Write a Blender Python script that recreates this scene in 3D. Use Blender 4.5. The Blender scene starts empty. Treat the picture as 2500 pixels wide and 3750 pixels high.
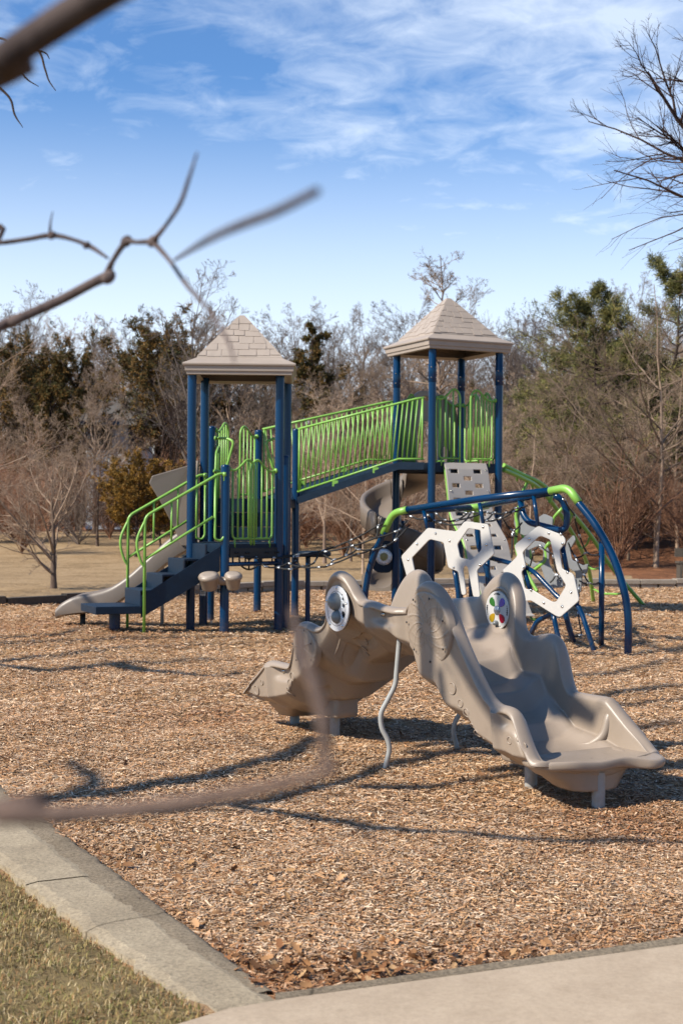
import bpy, bmesh, math, random
import numpy as np
from mathutils import Vector, Matrix, noise as mnoise
R = math.radians
PI = math.pi
random.seed(7)
rng = np.random.default_rng(11)
SC = bpy.context.scene
COL = SC.collection
# ------------------------------------------------------------------ camera numbers
FPX, CXP, CYP, EYE, ROLL = 5208.33, 1250.0, 1875.0, 1.64, 0.0079

def ray(px, py):
    x, y = px - CXP, py - CYP
    c, s = math.cos(ROLL), math.sin(ROLL)
    return ((x * c + y * s) / FPX, (-x * s + y * c) / FPX)      # right, down per metre of depth

def at(px, py, d):
    a, b = ray(px, py)
    return Vector((a * d, d, EYE - b * d))

def gnd(px, py):
    a, b = ray(px, py)
    d = EYE / b
    return Vector((a * d, d, 0.0))

def pixd(z, py, px):                                           # depth at which a point of height z shows at that row
    a, b = ray(px, py)
    return (EYE - z) / b

# ------------------------------------------------------------------ colours / materials
def lin(h):
    h = h.lstrip('#')
    v = [int(h[i:i + 2], 16) / 255 for i in (0, 2, 4)]
    return tuple((c / 12.92 if c <= .04045 else ((c + .055) / 1.055) ** 2.4) for c in v)

class NT:
    def __init__(s, nt): s.nt = nt
    def n(s, t, **kw):
        x = s.nt.nodes.new(t)
        for k, v in kw.items():
            if k.startswith('i_'):
                key = k[2:].replace('_', ' ')
                x.inputs[int(key) if key.isdigit() else key].default_value = v
            else: setattr(x, k, v)
        return x
    def l(s, a, b): s.nt.links.new(a, b)

def newmat(name):
    m = bpy.data.materials.new(name); m.use_nodes = True
    g = NT(m.node_tree); b = m.node_tree.nodes['Principled BSDF']
    return m, g, b

def ramp(g, fac, stops):
    r = g.n('ShaderNodeValToRGB')
    e = r.color_ramp.elements
    while len(e) < len(stops): e.new(.5)
    for k, (p, c) in enumerate(stops):
        e[k].position = p; e[k].color = (*c, 1)
    g.l(fac, r.inputs[0]); return r.outputs[0]

def mix(g, f, a, b, mode='MIX'):
    m = g.n('ShaderNodeMix', data_type='RGBA', blend_type=mode)
    for sock, val in ((0, f), (6, a), (7, b)):
        if hasattr(val, 'is_linked'): g.l(val, m.inputs[sock])
        elif sock == 0: m.inputs[0].default_value = val
        else: m.inputs[sock].default_value = (*val, 1)
    return m.outputs[2]

def paint(name, hexc, rough=.35, mud=None, metal=0., var=.12, scale=6., bump=.0, bscale=400., coat=0., dirt=None, spec=.5):
    """a painted / moulded surface: base colour broken by faint large-scale wear, optional fine texture and dirt"""
    m, g, b = newmat(name)
    c = lin(hexc) if isinstance(hexc, str) else hexc
    tc = g.n('ShaderNodeTexCoord')
    nz = g.n('ShaderNodeTexNoise', i_Scale=scale, i_Detail=6., i_Roughness=.65)
    g.l(tc.outputs['Object'], nz.inputs['Vector'])
    d = tuple(max(0, x * (1 - var)) for x in c); u = tuple(min(1, x * (1 + var)) for x in c)
    col = ramp(g, nz.outputs[0], [(.3, d), (.7, u)])
    if dirt:
        n2 = g.n('ShaderNodeTexNoise', i_Scale=scale * 2.3, i_Detail=8., i_Roughness=.7)
        g.l(tc.outputs['Object'], n2.inputs['Vector'])
        msk = ramp(g, n2.outputs[0], [(.56, (0, 0, 0)), (.75, (.55, .55, .55))])
        col = mix(g, msk, col, lin(dirt))
    if mud:                                                     # splashed mud and dust near the ground
        ge = g.n('ShaderNodeNewGeometry'); sz = g.n('ShaderNodeSeparateXYZ'); g.l(ge.outputs['Position'], sz.inputs[0])
        hm = g.n('ShaderNodeMapRange', i_1=.0, i_2=.26, i_3=.45, i_4=0.); g.l(sz.outputs[2], hm.inputs[0])
        n4 = g.n('ShaderNodeTexNoise', i_Scale=22., i_Detail=8., i_Roughness=.75); g.l(tc.outputs['Object'], n4.inputs['Vector'])
        mm_ = g.n('ShaderNodeMath', operation='MULTIPLY'); g.l(hm.outputs[0], mm_.inputs[0]); g.l(ramp(g, n4.outputs[0], [(.4, (0, 0, 0)), (.62, (1, 1, 1))]), mm_.inputs[1])
        col = mix(g, mm_.outputs[0], col, lin(mud))
    g.l(col, b.inputs['Base Color'])
    rr = g.n('ShaderNodeMapRange', i_3=max(.02, rough - .08), i_4=min(1, rough + .12))
    g.l(nz.outputs[0], rr.inputs[0]); g.l(rr.outputs[0], b.inputs['Roughness'])
    b.inputs['Metallic'].default_value = metal
    b.inputs['Coat Weight'].default_value = coat
    b.inputs['Specular IOR Level'].default_value = spec
    if bump > 0:
        n3 = g.n('ShaderNodeTexNoise', i_Scale=bscale, i_Detail=2.)
        g.l(tc.outputs['Object'], n3.inputs['Vector'])
        bp = g.n('ShaderNodeBump', i_Strength=bump, i_Distance=.002)
        g.l(n3.outputs[0], bp.inputs['Height']); g.l(bp.outputs[0], b.inputs['Normal'])
    return m

M = {}
M['blue'] = paint('blue_powder_coat', '#002b4c', .2, mud='#6b5a48', var=.12, scale=3., coat=.0, spec=.35)
M['green'] = paint('lime_powder_coat', '#78a646', .36, var=.10, scale=4.)
M['navy'] = paint('navy_vinyl_coat', '#0b1f30', .5, var=.2, scale=8., bump=.25, dirt='#2a3640', spec=.3)
M['dark'] = paint('black_rubber', '#15181c', .55, var=.2)
M['rope'] = paint('black_rope', '#1b1a1a', .75, var=.25, scale=40.)
M['taupe'] = paint('taupe_moulded_plastic', '#8e7f70', .36, var=.07, scale=2.6, bump=.25, bscale=600., spec=.5, dirt='#7c6e60')
M['roof'] = paint('taupe_roof_plastic', '#9a8c7f', .5, var=.07, scale=3., bump=.15, dirt='#8d8074')
M['white'] = paint('white_sheet_plastic', '#b3afa9', .38, var=.03, scale=5., dirt='#c9bfb2')
M['greysheet'] = paint('grey_sheet_plastic', '#a39b92', .42, var=.04, scale=5., dirt='#b5a898')
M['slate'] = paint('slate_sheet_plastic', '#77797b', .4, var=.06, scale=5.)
M['steel'] = paint('galvanised_steel', '#93928e', .45, mud='#7b6a56', metal=.0, var=.08, scale=8.)
M['alu'] = paint('cast_aluminium', '#a4a6a8', .35, metal=.8, var=.08, scale=20.)
M['bolt'] = paint('stainless_bolt', '#c8c6c0', .18, metal=1., var=.05)
M['disc'] = paint('brushed_panel', '#cfd2d6', .25, metal=.35, var=.04)
M['dome'] = paint('grey_dome_plastic', '#6d706f', .34, var=.05)
M['slideplastic'] = paint('slide_plastic', '#6f645a', .4, var=.06, scale=2., bump=.1)
M['yellowish'] = paint('speaker_cone', '#a2935a', .5)
for nm, hx in (('petal_green', '#0f5a1e'), ('petal_blue', '#0a2a98'), ('petal_red', '#8e0a26'), ('petal_yellow', '#9a7a10')):
    M[nm] = paint(nm + '_acrylic', hx, .12, var=.05, coat=.5)
M['decal'] = paint('decal_film', '#d9d9d6', .5, var=.02)

# ------------------------------------------------------------------ mesh builder
class MB:
    def __init__(s): s.v = []; s.f = []; s.sm = []; s.n = 0
    def add(s, V, F, smooth=True):
        o = s.n
        s.v.extend([tuple(map(float, p)) for p in V]); s.n += len(V)
        s.f.extend([tuple(i + o for i in f) for f in F]); s.sm.extend([smooth] * len(F))
        return s
    def box(s, c, sx, sy, sz, M3=None):
        P = [Vector((x * sx / 2, y * sy / 2, z * sz / 2)) for x in (-1, 1) for y in (-1, 1) for z in (-1, 1)]
        c = Vector(c)
        P = [(M3 @ p if M3 else p) + c for p in P]
        F = [(0, 1, 3, 2), (4, 6, 7, 5), (0, 4, 5, 1), (2, 3, 7, 6), (0, 2, 6, 4), (1, 5, 7, 3)]
        return s.add(P, F, False)
    def tube(s, pts, r, n=10, cap=True, closed=False):
        pts = [Vector(p) for p in pts]; K = len(pts)
        rs = r if hasattr(r, '__len__') else [r] * K
        T = []
        for i in range(K):
            if closed: t = pts[(i + 1) % K] - pts[i - 1]
            else: t = pts[min(i + 1, K - 1)] - pts[max(i - 1, 0)]
            T.append(t.normalized() if t.length > 1e-9 else Vector((0, 0, 1)))
        a = Vector((0, 0, 1)) if abs(T[0].z) < .9 else Vector((1, 0, 0))
        N = (a - T[0] * a.dot(T[0])).normalized()
        V = []
        for i in range(K):
            N = N - T[i] * N.dot(T[i])
            N = N.normalized() if N.length > 1e-6 else T[i].orthogonal().normalized()
            B = T[i].cross(N)
            for k in range(n):
                a = 2 * PI * k / n
                V.append(pts[i] + (N * math.cos(a) + B * math.sin(a)) * rs[i])
        F = []
        for i in range(K if closed else K - 1):
            j = (i + 1) % K
            for k in range(n):
                q = (k + 1) % n
                F.append((i * n + k, i * n + q, j * n + q, j * n + k))
        s.add(V, F, True)
        if cap and not closed:
            o = s.n - len(V)
            s.f.append(tuple(o + k for k in reversed(range(n)))); s.sm.append(False)
            s.f.append(tuple(o + (K - 1) * n + k for k in range(n))); s.sm.append(False)
        return s
    def lathe(s, prof, c, axis=(0, 0, 1), n=24, sx=1.):
        """prof: (radius, height) along axis from c"""
        ax = Vector(axis).normalized(); u = ax.orthogonal().normalized(); w = ax.cross(u); c = Vector(c)
        V = []; F = []
        for r, h in prof:
            for k in range(n):
                a = 2 * PI * k / n
                V.append(c + ax * h + (u * math.cos(a) + w * math.sin(a)) * max(r, 1e-4))
        for i in range(len(prof) - 1):
            for k in range(n):
                q = (k + 1) % n
                F.append((i * n + k, i * n + q, (i + 1) * n + q, (i + 1) * n + k))
        return s.add(V, F, True)
    def grid(s, G, smooth=True, closed_u=False):
        """G[i][j] points"""
        I, J = len(G), len(G[0])
        V = [p for row in G for p in row]; F = []
        for i in range(I if closed_u else I - 1):
            for j in range(J - 1):
                a, b = i * J + j, ((i + 1) % I) * J + j
                F.append((a, b, b + 1, a + 1))
        return s.add(V, F, smooth)
    def mesh(s, name):
        me = bpy.data.meshes.new(name)
        me.from_pydata(s.v, [], s.f)
        me.polygons.foreach_set('use_smooth', s.sm)
        me.validate(); me.update()
        return me

def wloc(o):
    v = Vector((0, 0, 0))
    while o is not None: v += o.location; o = o.parent
    return v

def link(name, me, m, parent=None, bevel=0., autosmooth=True, recalc=True):
    if isinstance(me, MB): me = me.mesh(name)
    if recalc and len(me.polygons) < 60000:
        bm = bmesh.new(); bm.from_mesh(me); bmesh.ops.recalc_face_normals(bm, faces=bm.faces); bm.to_mesh(me); bm.free()
    o = bpy.data.objects.new(name, me); COL.objects.link(o)
    if m is not None: me.materials.append(M[m] if isinstance(m, str) else m)
    if parent is not None:
        o.parent = parent; o.location = -wloc(parent)
    if bevel > 0:
        b = o.modifiers.new('bevel', 'BEVEL'); b.width = bevel; b.segments = 2; b.limit_method = 'ANGLE'; b.angle_limit = R(40)
    return o

def tag(o, label=None, cat=None, group=None, kind=None):
    if label: o['label'] = label
    if cat: o['category'] = cat
    if group: o['group'] = group
    if kind: o['kind'] = kind
    return o

def thing(name, loc, label, cat, group=None):
    o = bpy.data.objects.new(name, None); o.empty_display_size = .2
    COL.objects.link(o); o.location = loc
    return tag(o, label, cat, group)

def spline(pts, n=8):
    """Catmull-Rom through the points"""
    P = [Vector(p) for p in pts]
    if len(P) < 3: return P
    out = []
    for i in range(len(P) - 1):
        p0 = P[i - 1] if i else P[0] * 2 - P[1]; p1, p2 = P[i], P[i + 1]
        p3 = P[i + 2] if i + 2 < len(P) else P[-1] * 2 - P[-2]
        for k in range(n):
            t = k / n
            out.append(.5 * ((2 * p1) + (p2 - p0) * t + (2 * p0 - 5 * p1 + 4 * p2 - p3) * t * t + (3 * p1 - p0 - 3 * p2 + p3) * t ** 3))
    out.append(P[-1]); return out

def fillet(pts, r, n=5):
    """polyline with rounded corners"""
    P = [Vector(p) for p in pts]; out = [P[0]]
    for i in range(1, len(P) - 1):
        a, b, c = P[i - 1], P[i], P[i + 1]
        d1, d2 = (a - b), (c - b)
        rr = min(r, d1.length * .45, d2.length * .45)
        A, C = b + d1.normalized() * rr, b + d2.normalized() * rr
        for k in range(n + 1):
            t = k / n
            out.append(A * (1 - t) ** 2 + b * 2 * t * (1 - t) + C * t * t)
    out.append(P[-1]); return out

def fillet2(pts, r, n=4):
    """closed polygon in 2-D with rounded corners"""
    P = [Vector((p[0], p[1])) for p in pts]; out = []
    K = len(P)
    for i in range(K):
        a, b, c = P[i - 1], P[i], P[(i + 1) % K]
        d1, d2 = (a - b), (c - b)
        rr = min(r, d1.length * .45, d2.length * .45)
        A, C = b + d1.normalized() * rr, b + d2.normalized() * rr
        for k in range(n + 1):
            t = k / n
            q = A * (1 - t) ** 2 + b * 2 * t * (1 - t) + C * t * t
            out.append((q.x, q.y))
    return out

def sheet(loops, thick, bevel=.004):
    """flat sheet with holes from 2-D loops (x, y), thickness along z, as a mesh"""
    cu = bpy.data.curves.new('sheet', 'CURVE'); cu.dimensions = '2D'; cu.fill_mode = 'BOTH'
    cu.extrude = thick / 2 - bevel; cu.bevel_depth = bevel; cu.bevel_resolution = 1; cu.offset = -bevel
    for lp in loops:
        sp = cu.splines.new('POLY'); sp.points.add(len(lp) - 1); sp.use_cyclic_u = True
        for k, (x, y) in enumerate(lp): sp.points[k].co = (x, y, 0, 1)
    o = bpy.data.objects.new('sheet', cu)
    me = bpy.data.meshes.new_from_object(o)
    bpy.data.objects.remove(o); bpy.data.curves.remove(cu)
    me.materials.clear()
    return me

def xform(me, fn):
    for v in me.vertices: v.co = fn(v.co)
    me.update(); return me

def lerp(a, b, t): return a + (b - a) * t
def interp(xs, ys, x): return float(np.interp(x, xs, ys))
def smoothcurve(xs, ys):
    """monotone-ish cubic through samples, as a function"""
    P = spline([(x, y, 0) for x, y in zip(xs, ys)], 10)
    X = np.array([p.x for p in P]); Y = np.array([p.y for p in P])
    o = np.argsort(X)
    return lambda x: np.interp(x, X[o], Y[o])
# ------------------------------------------------------------------ terrain
BUMPS = []                                     # (x, y, z, sigma): the mulch heaped or scraped round each footing
def foot(px, py, d, sig=.55):
    a, b = ray(px, py)
    BUMPS.append((a * d, d, EYE - b * d, sig)); return Vector((a * d, d, EYE - b * d))
T_FL, T_FR, T_NW = foot(697, 2318, 19.5, .45), foot(1018, 2312, 19.65, .5), foot(821, 2316, 19.0, .4)
T_RL, T_RR = foot(744, 2290, 20.55, .5), Vector((-.80, 20.75, 0))
T_P2, T_P3, T_P4 = foot(770, 2273, 21.3, .4), foot(942, 2240, 22.7, .5), Vector((-.72, 22.3, 0))
T_P5 = Vector((-.80, 20.15, 0))
T_LOW = foot(408, 2297, 18.75, .6)
R_NEAR, R_FAR = foot(534, 2313, 18.75, .35), foot(468, 2306, 19.3, .4)

def hz_np(x, y):
    x = np.asarray(x, float); y = np.asarray(y, float)
    z = .022 * np.sin(x * 2.1 + .6 * y) * np.sin(y * 1.7 - .8 * x) + .014 * np.sin(x * 5.3 + 1.3) * np.sin(y * 4.1 + x * 2.)
    z = z + .006 * np.sin(x * 13.1 + y * 5.) * np.sin(y * 11.7 - 3. * x)
    fade = np.clip((34 - y) / 3, 0, 1)
    z = z * fade
    num = np.zeros_like(z); wsum = np.zeros_like(z); wmax = np.zeros_like(z)
    for bx, by, bz, s in BUMPS:
        w = np.exp(-((x - bx) ** 2 + (y - by) ** 2) / (2 * s * s))
        num += w * bz; wsum += w; wmax = np.maximum(wmax, w)
    z = z * (1 - wmax) + np.where(wsum > 1e-6, num / np.maximum(wsum, 1e-6), 0) * wmax
    t = np.clip((y - 34) / 24, 0, 1); z = z + .75 * t * t * (3 - 2 * t)
    r = np.clip((x - 4 - .05 * (y - 34)) / 8, 0, 1) * np.clip((y - 38) / 10, 0, 1)      # bank on the right
    z = z + .9 * r * r * (3 - 2 * r)
    t = np.clip((y - 62) / 60, 0, 1); z = z + 6.5 * t * t * (3 - 2 * t) + np.clip((y - 122) / 300, 0, 1) * 3
    return z
def hz(x, y): return float(hz_np(np.array([x]), np.array([y]))[0])

def np_mesh(name, V, F, cols=None, smooth=False):
    """V (n,3), F (m,k) arrays -> mesh; cols (m,3) per face"""
    me = bpy.data.meshes.new(name)
    V = np.ascontiguousarray(V, dtype=np.float32); F = np.ascontiguousarray(F, dtype=np.int32)
    m, k = F.shape
    me.vertices.add(len(V)); me.vertices.foreach_set('co', V.ravel())
    me.loops.add(m * k); me.loops.foreach_set('vertex_index', F.ravel())
    me.polygons.add(m); me.polygons.foreach_set('loop_start', np.arange(0, m * k, k, dtype=np.int32))
    me.polygons.foreach_set('loop_total', np.full(m, k, dtype=np.int32))
    if smooth: me.polygons.foreach_set('use_smooth', np.ones(m, dtype=bool))
    if cols is not None:
        at_ = me.attributes.new('tint', 'FLOAT_COLOR', 'FACE')
        c4 = np.ones((m, 4), np.float32); c4[:, :3] = cols
        at_.data.foreach_set('color', c4.ravel())
    me.update(calc_edges=True); me.validate()
    return me

def tintmat(name, rough=.9, spec=.2, nscale=None, trans=0.):
    m, g, b = newmat(name)
    a = g.n('ShaderNodeAttribute', attribute_name='tint')
    g.l(a.outputs['Color'], b.inputs['Base Color'])
    b.inputs['Roughness'].default_value = rough; b.inputs['Specular IOR Level'].default_value = spec
    return m
M['chip'] = tintmat('wood_fibre', .85, .25)
M['blade'] = tintmat('grass_blade', .8, .2)
M['leaf'] = tintmat('dry_leaf', .8, .2)

def soil(name, stops, sc, bump, bsc, dist=.02):
    m, g, b = newmat(name)
    tc = g.n('ShaderNodeTexCoord')
    n1 = g.n('ShaderNodeTexNoise', i_Scale=sc, i_Detail=8., i_Roughness=.7); g.l(tc.outputs['Object'], n1.inputs['Vector'])
    n2 = g.n('ShaderNodeTexNoise', i_Scale=bsc, i_Detail=6., i_Roughness=.7); g.l(tc.outputs['Object'], n2.inputs['Vector'])
    f = g.n('ShaderNodeMath', operation='ADD'); f2 = g.n('ShaderNodeMath', operation='MULTIPLY', i_1=.5)
    g.l(n1.outputs[0], f.inputs[0]); g.l(n2.outputs[0], f.inputs[1]); g.l(f.outputs[0], f2.inputs[0])
    g.l(ramp(g, f2.outputs[0], stops), b.inputs['Base Color'])
    b.inputs['Roughness'].default_value = .95; b.inputs['Specular IOR Level'].default_value = .15
    bp = g.n('ShaderNodeBump', i_Strength=bump, i_Distance=dist); g.l(n2.outputs[0], bp.inputs['Height']); g.l(bp.outputs[0], b.inputs['Normal'])
    return m
M['mulchbed'] = soil('mulch_bed', [(.3, lin('#6a5038')), (.5, lin('#a5835f')), (.7, lin('#c09c78'))], 3., .8, 60.)
M['turf'] = soil('dormant_turf', [(.36, lin('#705c42')), (.5, lin('#967d5d')), (.66, lin('#a89070'))], .9, .8, 9., .06)
M['litter'] = soil('woodland_floor', [(.35, lin('#4a3426')), (.5, lin('#84583c')), (.66, lin('#9c7050'))], .5, .9, 6., .15)
M['lawnbed'] = soil('lawn_soil', [(.35, lin('#4d3f26')), (.5, lin('#7c6a4a')), (.66, lin('#8f7f52'))], 4., .8, 60.)

def concrete(name, a, b_, grain=.35, spots=True):
    m, g, b = newmat(name)
    tc = g.n('ShaderNodeTexCoord')
    n1 = g.n('ShaderNodeTexNoise', i_Scale=4.2, i_Detail=12., i_Roughness=.78); g.l(tc.outputs['Object'], n1.inputs['Vector'])
    n2 = g.n('ShaderNodeTexVoronoi', i_Scale=160.); g.l(tc.outputs['Object'], n2.inputs['Vector'])
    n3 = g.n('ShaderNodeTexNoise', i_Scale=62., i_Detail=7., i_Roughness=.85); g.l(tc.outputs['Object'], n3.inputs['Vector'])
    c = ramp(g, n1.outputs[0], [(.3, lin(a)), (.7, lin(b_))])
    sp = ramp(g, n3.outputs[0], [(.34, (1 - grain,) * 3), (.55, (1, 1, 1)), (.72, (1 + grain * .3,) * 3)])
    c = mix(g, 1., c, sp, 'MULTIPLY')
    n4 = g.n('ShaderNodeTexNoise', i_Scale=.9, i_Detail=5., i_Roughness=.6, i_Distortion=1.2); g.l(tc.outputs['Object'], n4.inputs['Vector'])
    st = ramp(g, n4.outputs[0], [(.46, (1, 1, 1)), (.66, (1 - .25 * grain, 1 - .27 * grain, 1 - .3 * grain))])
    c = mix(g, 1., c, st, 'MULTIPLY')
    vo = g.n('ShaderNodeTexVoronoi', i_Scale=.55, feature='DISTANCE_TO_EDGE'); nd = g.n('ShaderNodeTexNoise', i_Scale=5., i_Detail=5.); g.l(tc.outputs['Object'], nd.inputs['Vector'])
    va = g.n('ShaderNodeMix', data_type='VECTOR'); va.inputs[0].default_value = .10; g.l(tc.outputs['Object'], va.inputs[4]); g.l(nd.outputs['Color'], va.inputs[5]); g.l(va.outputs[1], vo.inputs['Vector'])
    ck = ramp(g, vo.outputs['Distance'], [(.0, (.35, .33, .3)), (.004, (1, 1, 1))])
    if spots: c = mix(g, 1., c, ck, 'MULTIPLY')
    g.l(c, b.inputs['Base Color']); b.inputs['Roughness'].default_value = .9; b.inputs['Specular IOR Level'].default_value = .25
    bp = g.n('ShaderNodeBump', i_Strength=.55 * grain / .35, i_Distance=.006); g.l(n3.outputs[0], bp.inputs['Height']); g.l(bp.outputs[0], b.inputs['Normal'])
    return m
M['kerbstone'] = concrete('weathered_concrete', '#9a8b74', '#b9a88d', .55)
M['aggregate'] = concrete('rough_aggregate', '#877863', '#a08f77', .75)
M['pavement'] = concrete('smooth_concrete', '#a08d77', '#b8a58e', .2, False)
M['block'] = concrete('concrete_block', '#8a7f6f', '#a3978a', .4)
M['timber'] = paint('weathered_timber', '#4b4238', .85, var=.3, scale=14.)
M['asphalt'] = soil('asphalt', [(.3, lin('#4a4744')), (.5, lin('#605c58')), (.7, lin('#6f6a66'))], 2., .4, 80.)

# --- one sheet of ground, finer near the camera
def axis(vals): return np.array(vals)
ys = np.concatenate([np.arange(-6, 3.5, .8), np.arange(3.5, 13, .07), np.arange(13, 26, .12), np.arange(26, 36, .35), np.arange(36, 70, 1.2), np.arange(70, 150, 5), np.array([170, 220, 300, 450, 800, 1500, 3000])])
us = np.concatenate([np.linspace(-12, -1.2, 14), np.linspace(-1.15, 1.15, 150), np.linspace(1.2, 12, 14)])
GX = []; GY = []
Y2, U2 = np.meshgrid(ys, us, indexing='ij')
X2 = U2 * (.9 + .26 * np.maximum(Y2, 2.))
Z2 = hz_np(X2, Y2)
V = np.stack([X2, Y2, Z2], -1).reshape(-1, 3)
I, J = Y2.shape
ii, jj = np.meshgrid(np.arange(I - 1), np.arange(J - 1), indexing='ij')
a = (ii * J + jj).ravel()
F = np.stack([a, a + 1, a + J + 1, a + J], 1)

K_IN = [gnd(159, 3036).xy, gnd(1020, 3697).xy]       # mulch-side edge of the near kerb
K_OUT = [gnd(0, 3183).xy, gnd(749, 3750).xy]         # lawn-side edge
P_IN = [gnd(1250, 3653).xy, gnd(2500, 3474).xy]      # mulch-side edge of the path strip
P_OUT = [gnd(1250, 3689).xy, gnd(2500, 3510).xy]
def side(L, x, y):
    (ax, ay), (bx, by) = L
    return (bx - ax) * (y - ay) - (by - ay) * (x - ax)
def ext(L, t0, t1):
    A, B = Vector(L[0]), Vector(L[1]); d = B - A
    return [A + d * t0, A + d * t1]
WALL = [Vector((-14, 19.6)), Vector((-5.7, 24.2)), Vector((-3.3, 27.1)), Vector((-.86, 29.9)), Vector((2.5, 31.0)), Vector((7.9, 32.1)), Vector((16, 33.0))]
wx = np.array([p.x for p in WALL]); wy = np.array([p.y for p in WALL])

ground = np_mesh('ground', V, F, smooth=True)
for k in ('mulchbed', 'turf', 'litter', 'lawnbed'): ground.materials.append(M[k])
cx = X2[:-1, :-1].ravel() + .02; cy = Y2[:-1, :-1].ravel() + .05
mi = np.zeros(len(F), np.int32)
mi[cy > np.interp(cx, wx, wy) + .1] = 1
bank = np.clip((cx - 3.5) / 4, 0, 1) * 21
mi[cy > 58 - bank + 2 * np.sin(cx * .6)] = 2
mi[(cy < 9) & (side(K_OUT, cx, cy) < 0) & (cx < .3)] = 3
ground.polygons.foreach_set('material_index', mi)
gob = bpy.data.objects.new('ground', ground); COL.objects.link(gob); tag(gob, kind='structure')

# --- near concrete kerb: slabs with open joints, a rougher haunch on the mulch side, the tan path on the right
def prism(poly, z0, z1, mb=None):
    mb = mb or MB(); n = len(poly)
    mb.add([(x, y, z0) for x, y in poly] + [(x, y, z1) for x, y in poly],
           [tuple(range(n - 1, -1, -1)), tuple(range(n, 2 * n))] + [(i, (i + 1) % n, n + (i + 1) % n, n + i) for i in range(n)], False)
    return mb
def slab(A0, A1, B0, B1, ztop, rough=.012, n=26):
    """a slab between two edges with chipped, uneven long edges"""
    mb = MB(); T = []; W = 7
    for i in range(n + 1):
        t = i / n
        a, b = lerp(Vector(A0), Vector(A1), t), lerp(Vector(B0), Vector(B1), t)
        row = []
        dv = (b - a).normalized()
        ja, jb = (rough * 1.3 * mnoise.noise((q.x * 14, q.y * 14, 5)) for q in (a, b))
        for k in range(W):
            s = k / (W - 1); p = lerp(a + dv * ja, b + dv * jb, s)
            z = ztop + .004 * mnoise.noise((p.x * 3, p.y * 3, 0)) - (.010 if k in (0, W - 1) else 0)
            row.append((p.x, p.y, z))
        a2, b2 = row[0], row[-1]
        row = [(a2[0], a2[1], -.12)] + row + [(b2[0], b2[1], -.12)]
        T.append(row)
    mb.grid(T, False)
    return mb
kin, kout = ext(K_IN, -1.2, 1.012), ext(K_OUT, -1.2, 1.35)
def on(L, t): return lerp(L[0], L[1], t)
kd = (kin[1] - kin[0]).normalized(); od = (kout[1] - kout[0]).normalized(); kn = Vector((-kd.y, kd.x))
def across(p):                                                  # the point of the lawn-side edge straight across from p
    s_ = (p - kout[0]).dot(kd) / od.dot(kd); return kout[0] + od * s_
joints = [kin[0], gnd(263, 3167).xy, gnd(352, 3232).xy, gnd(700, 3480).xy, kin[1]]
kmb = MB()
for i, dz in zip(range(4), (0, .002, -.001, .001)):
    a_, b_ = joints[i] + kd * .002, joints[i + 1] - kd * (.002 if i < 3 else 0)
    q = slab(a_, b_, across(a_), across(b_) if i < 3 else kout[1], .034 + dz, .022, 60)
    kmb.add(q.v, q.f, False)
ob = link('kerb', kmb, 'kerbstone', bevel=0); tag(ob, kind='structure')
# haunch: broken aggregate edge on the mulch side
nrm = Vector((K_IN[1][1] - K_IN[0][1], -(K_IN[1][0] - K_IN[0][0]))).normalized(); nrm = nrm if nrm.x > 0 else -nrm
hb = MB(); T = []
for i in range(320):
    t = -1.2 + 2.17 * i / 319
    p = lerp(Vector(K_IN[0]), Vector(K_IN[1]), t)
    w = .05 + .02 * mnoise.noise((t * 9, 3, 0)) + .02 * mnoise.noise((t * 30, 7, 0)); w *= 1 - .55 * max(0, min(1, t * .9))
    r_ = []
    for s, z in ((-.14, .028), (-.06, .032), (0, .033), (w * .6, .03), (w * .85, .018), (w, -.06)):
        q = p + nrm * s
        r_.append((q.x, q.y, z + .007 * mnoise.noise((q.x * 16, q.y * 16, 2))))
    T.append(r_)
hb.grid(T)
tag(link('kerb_haunch', hb, 'aggregate'), kind='structure')
pi_, po_ = ext(P_IN, -.17, 1.4), ext(P_OUT, -.17, 1.4)
q = slab(pi_[0], pi_[1], po_[0], po_[1], .052, .006, 40); tag(link('path_edging', q, 'aggregate'), kind='structure')
d = (po_[1] - po_[0]).normalized(); back = Vector((d.y, -d.x)); back = back if back.y < 0 else -back
p0 = gnd(1052, 3716).xy
poly = [p0 + back * .003, po_[1] + back * .003, po_[1] + back * 3, gnd(600, 3830).xy + back * 1.5, gnd(600, 3830).xy, gnd(840, 3755).xy]
tag(link('path', prism([(p.x, p.y) for p in poly], -.1, .056), 'pavement', bevel=.004), kind='structure')

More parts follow.
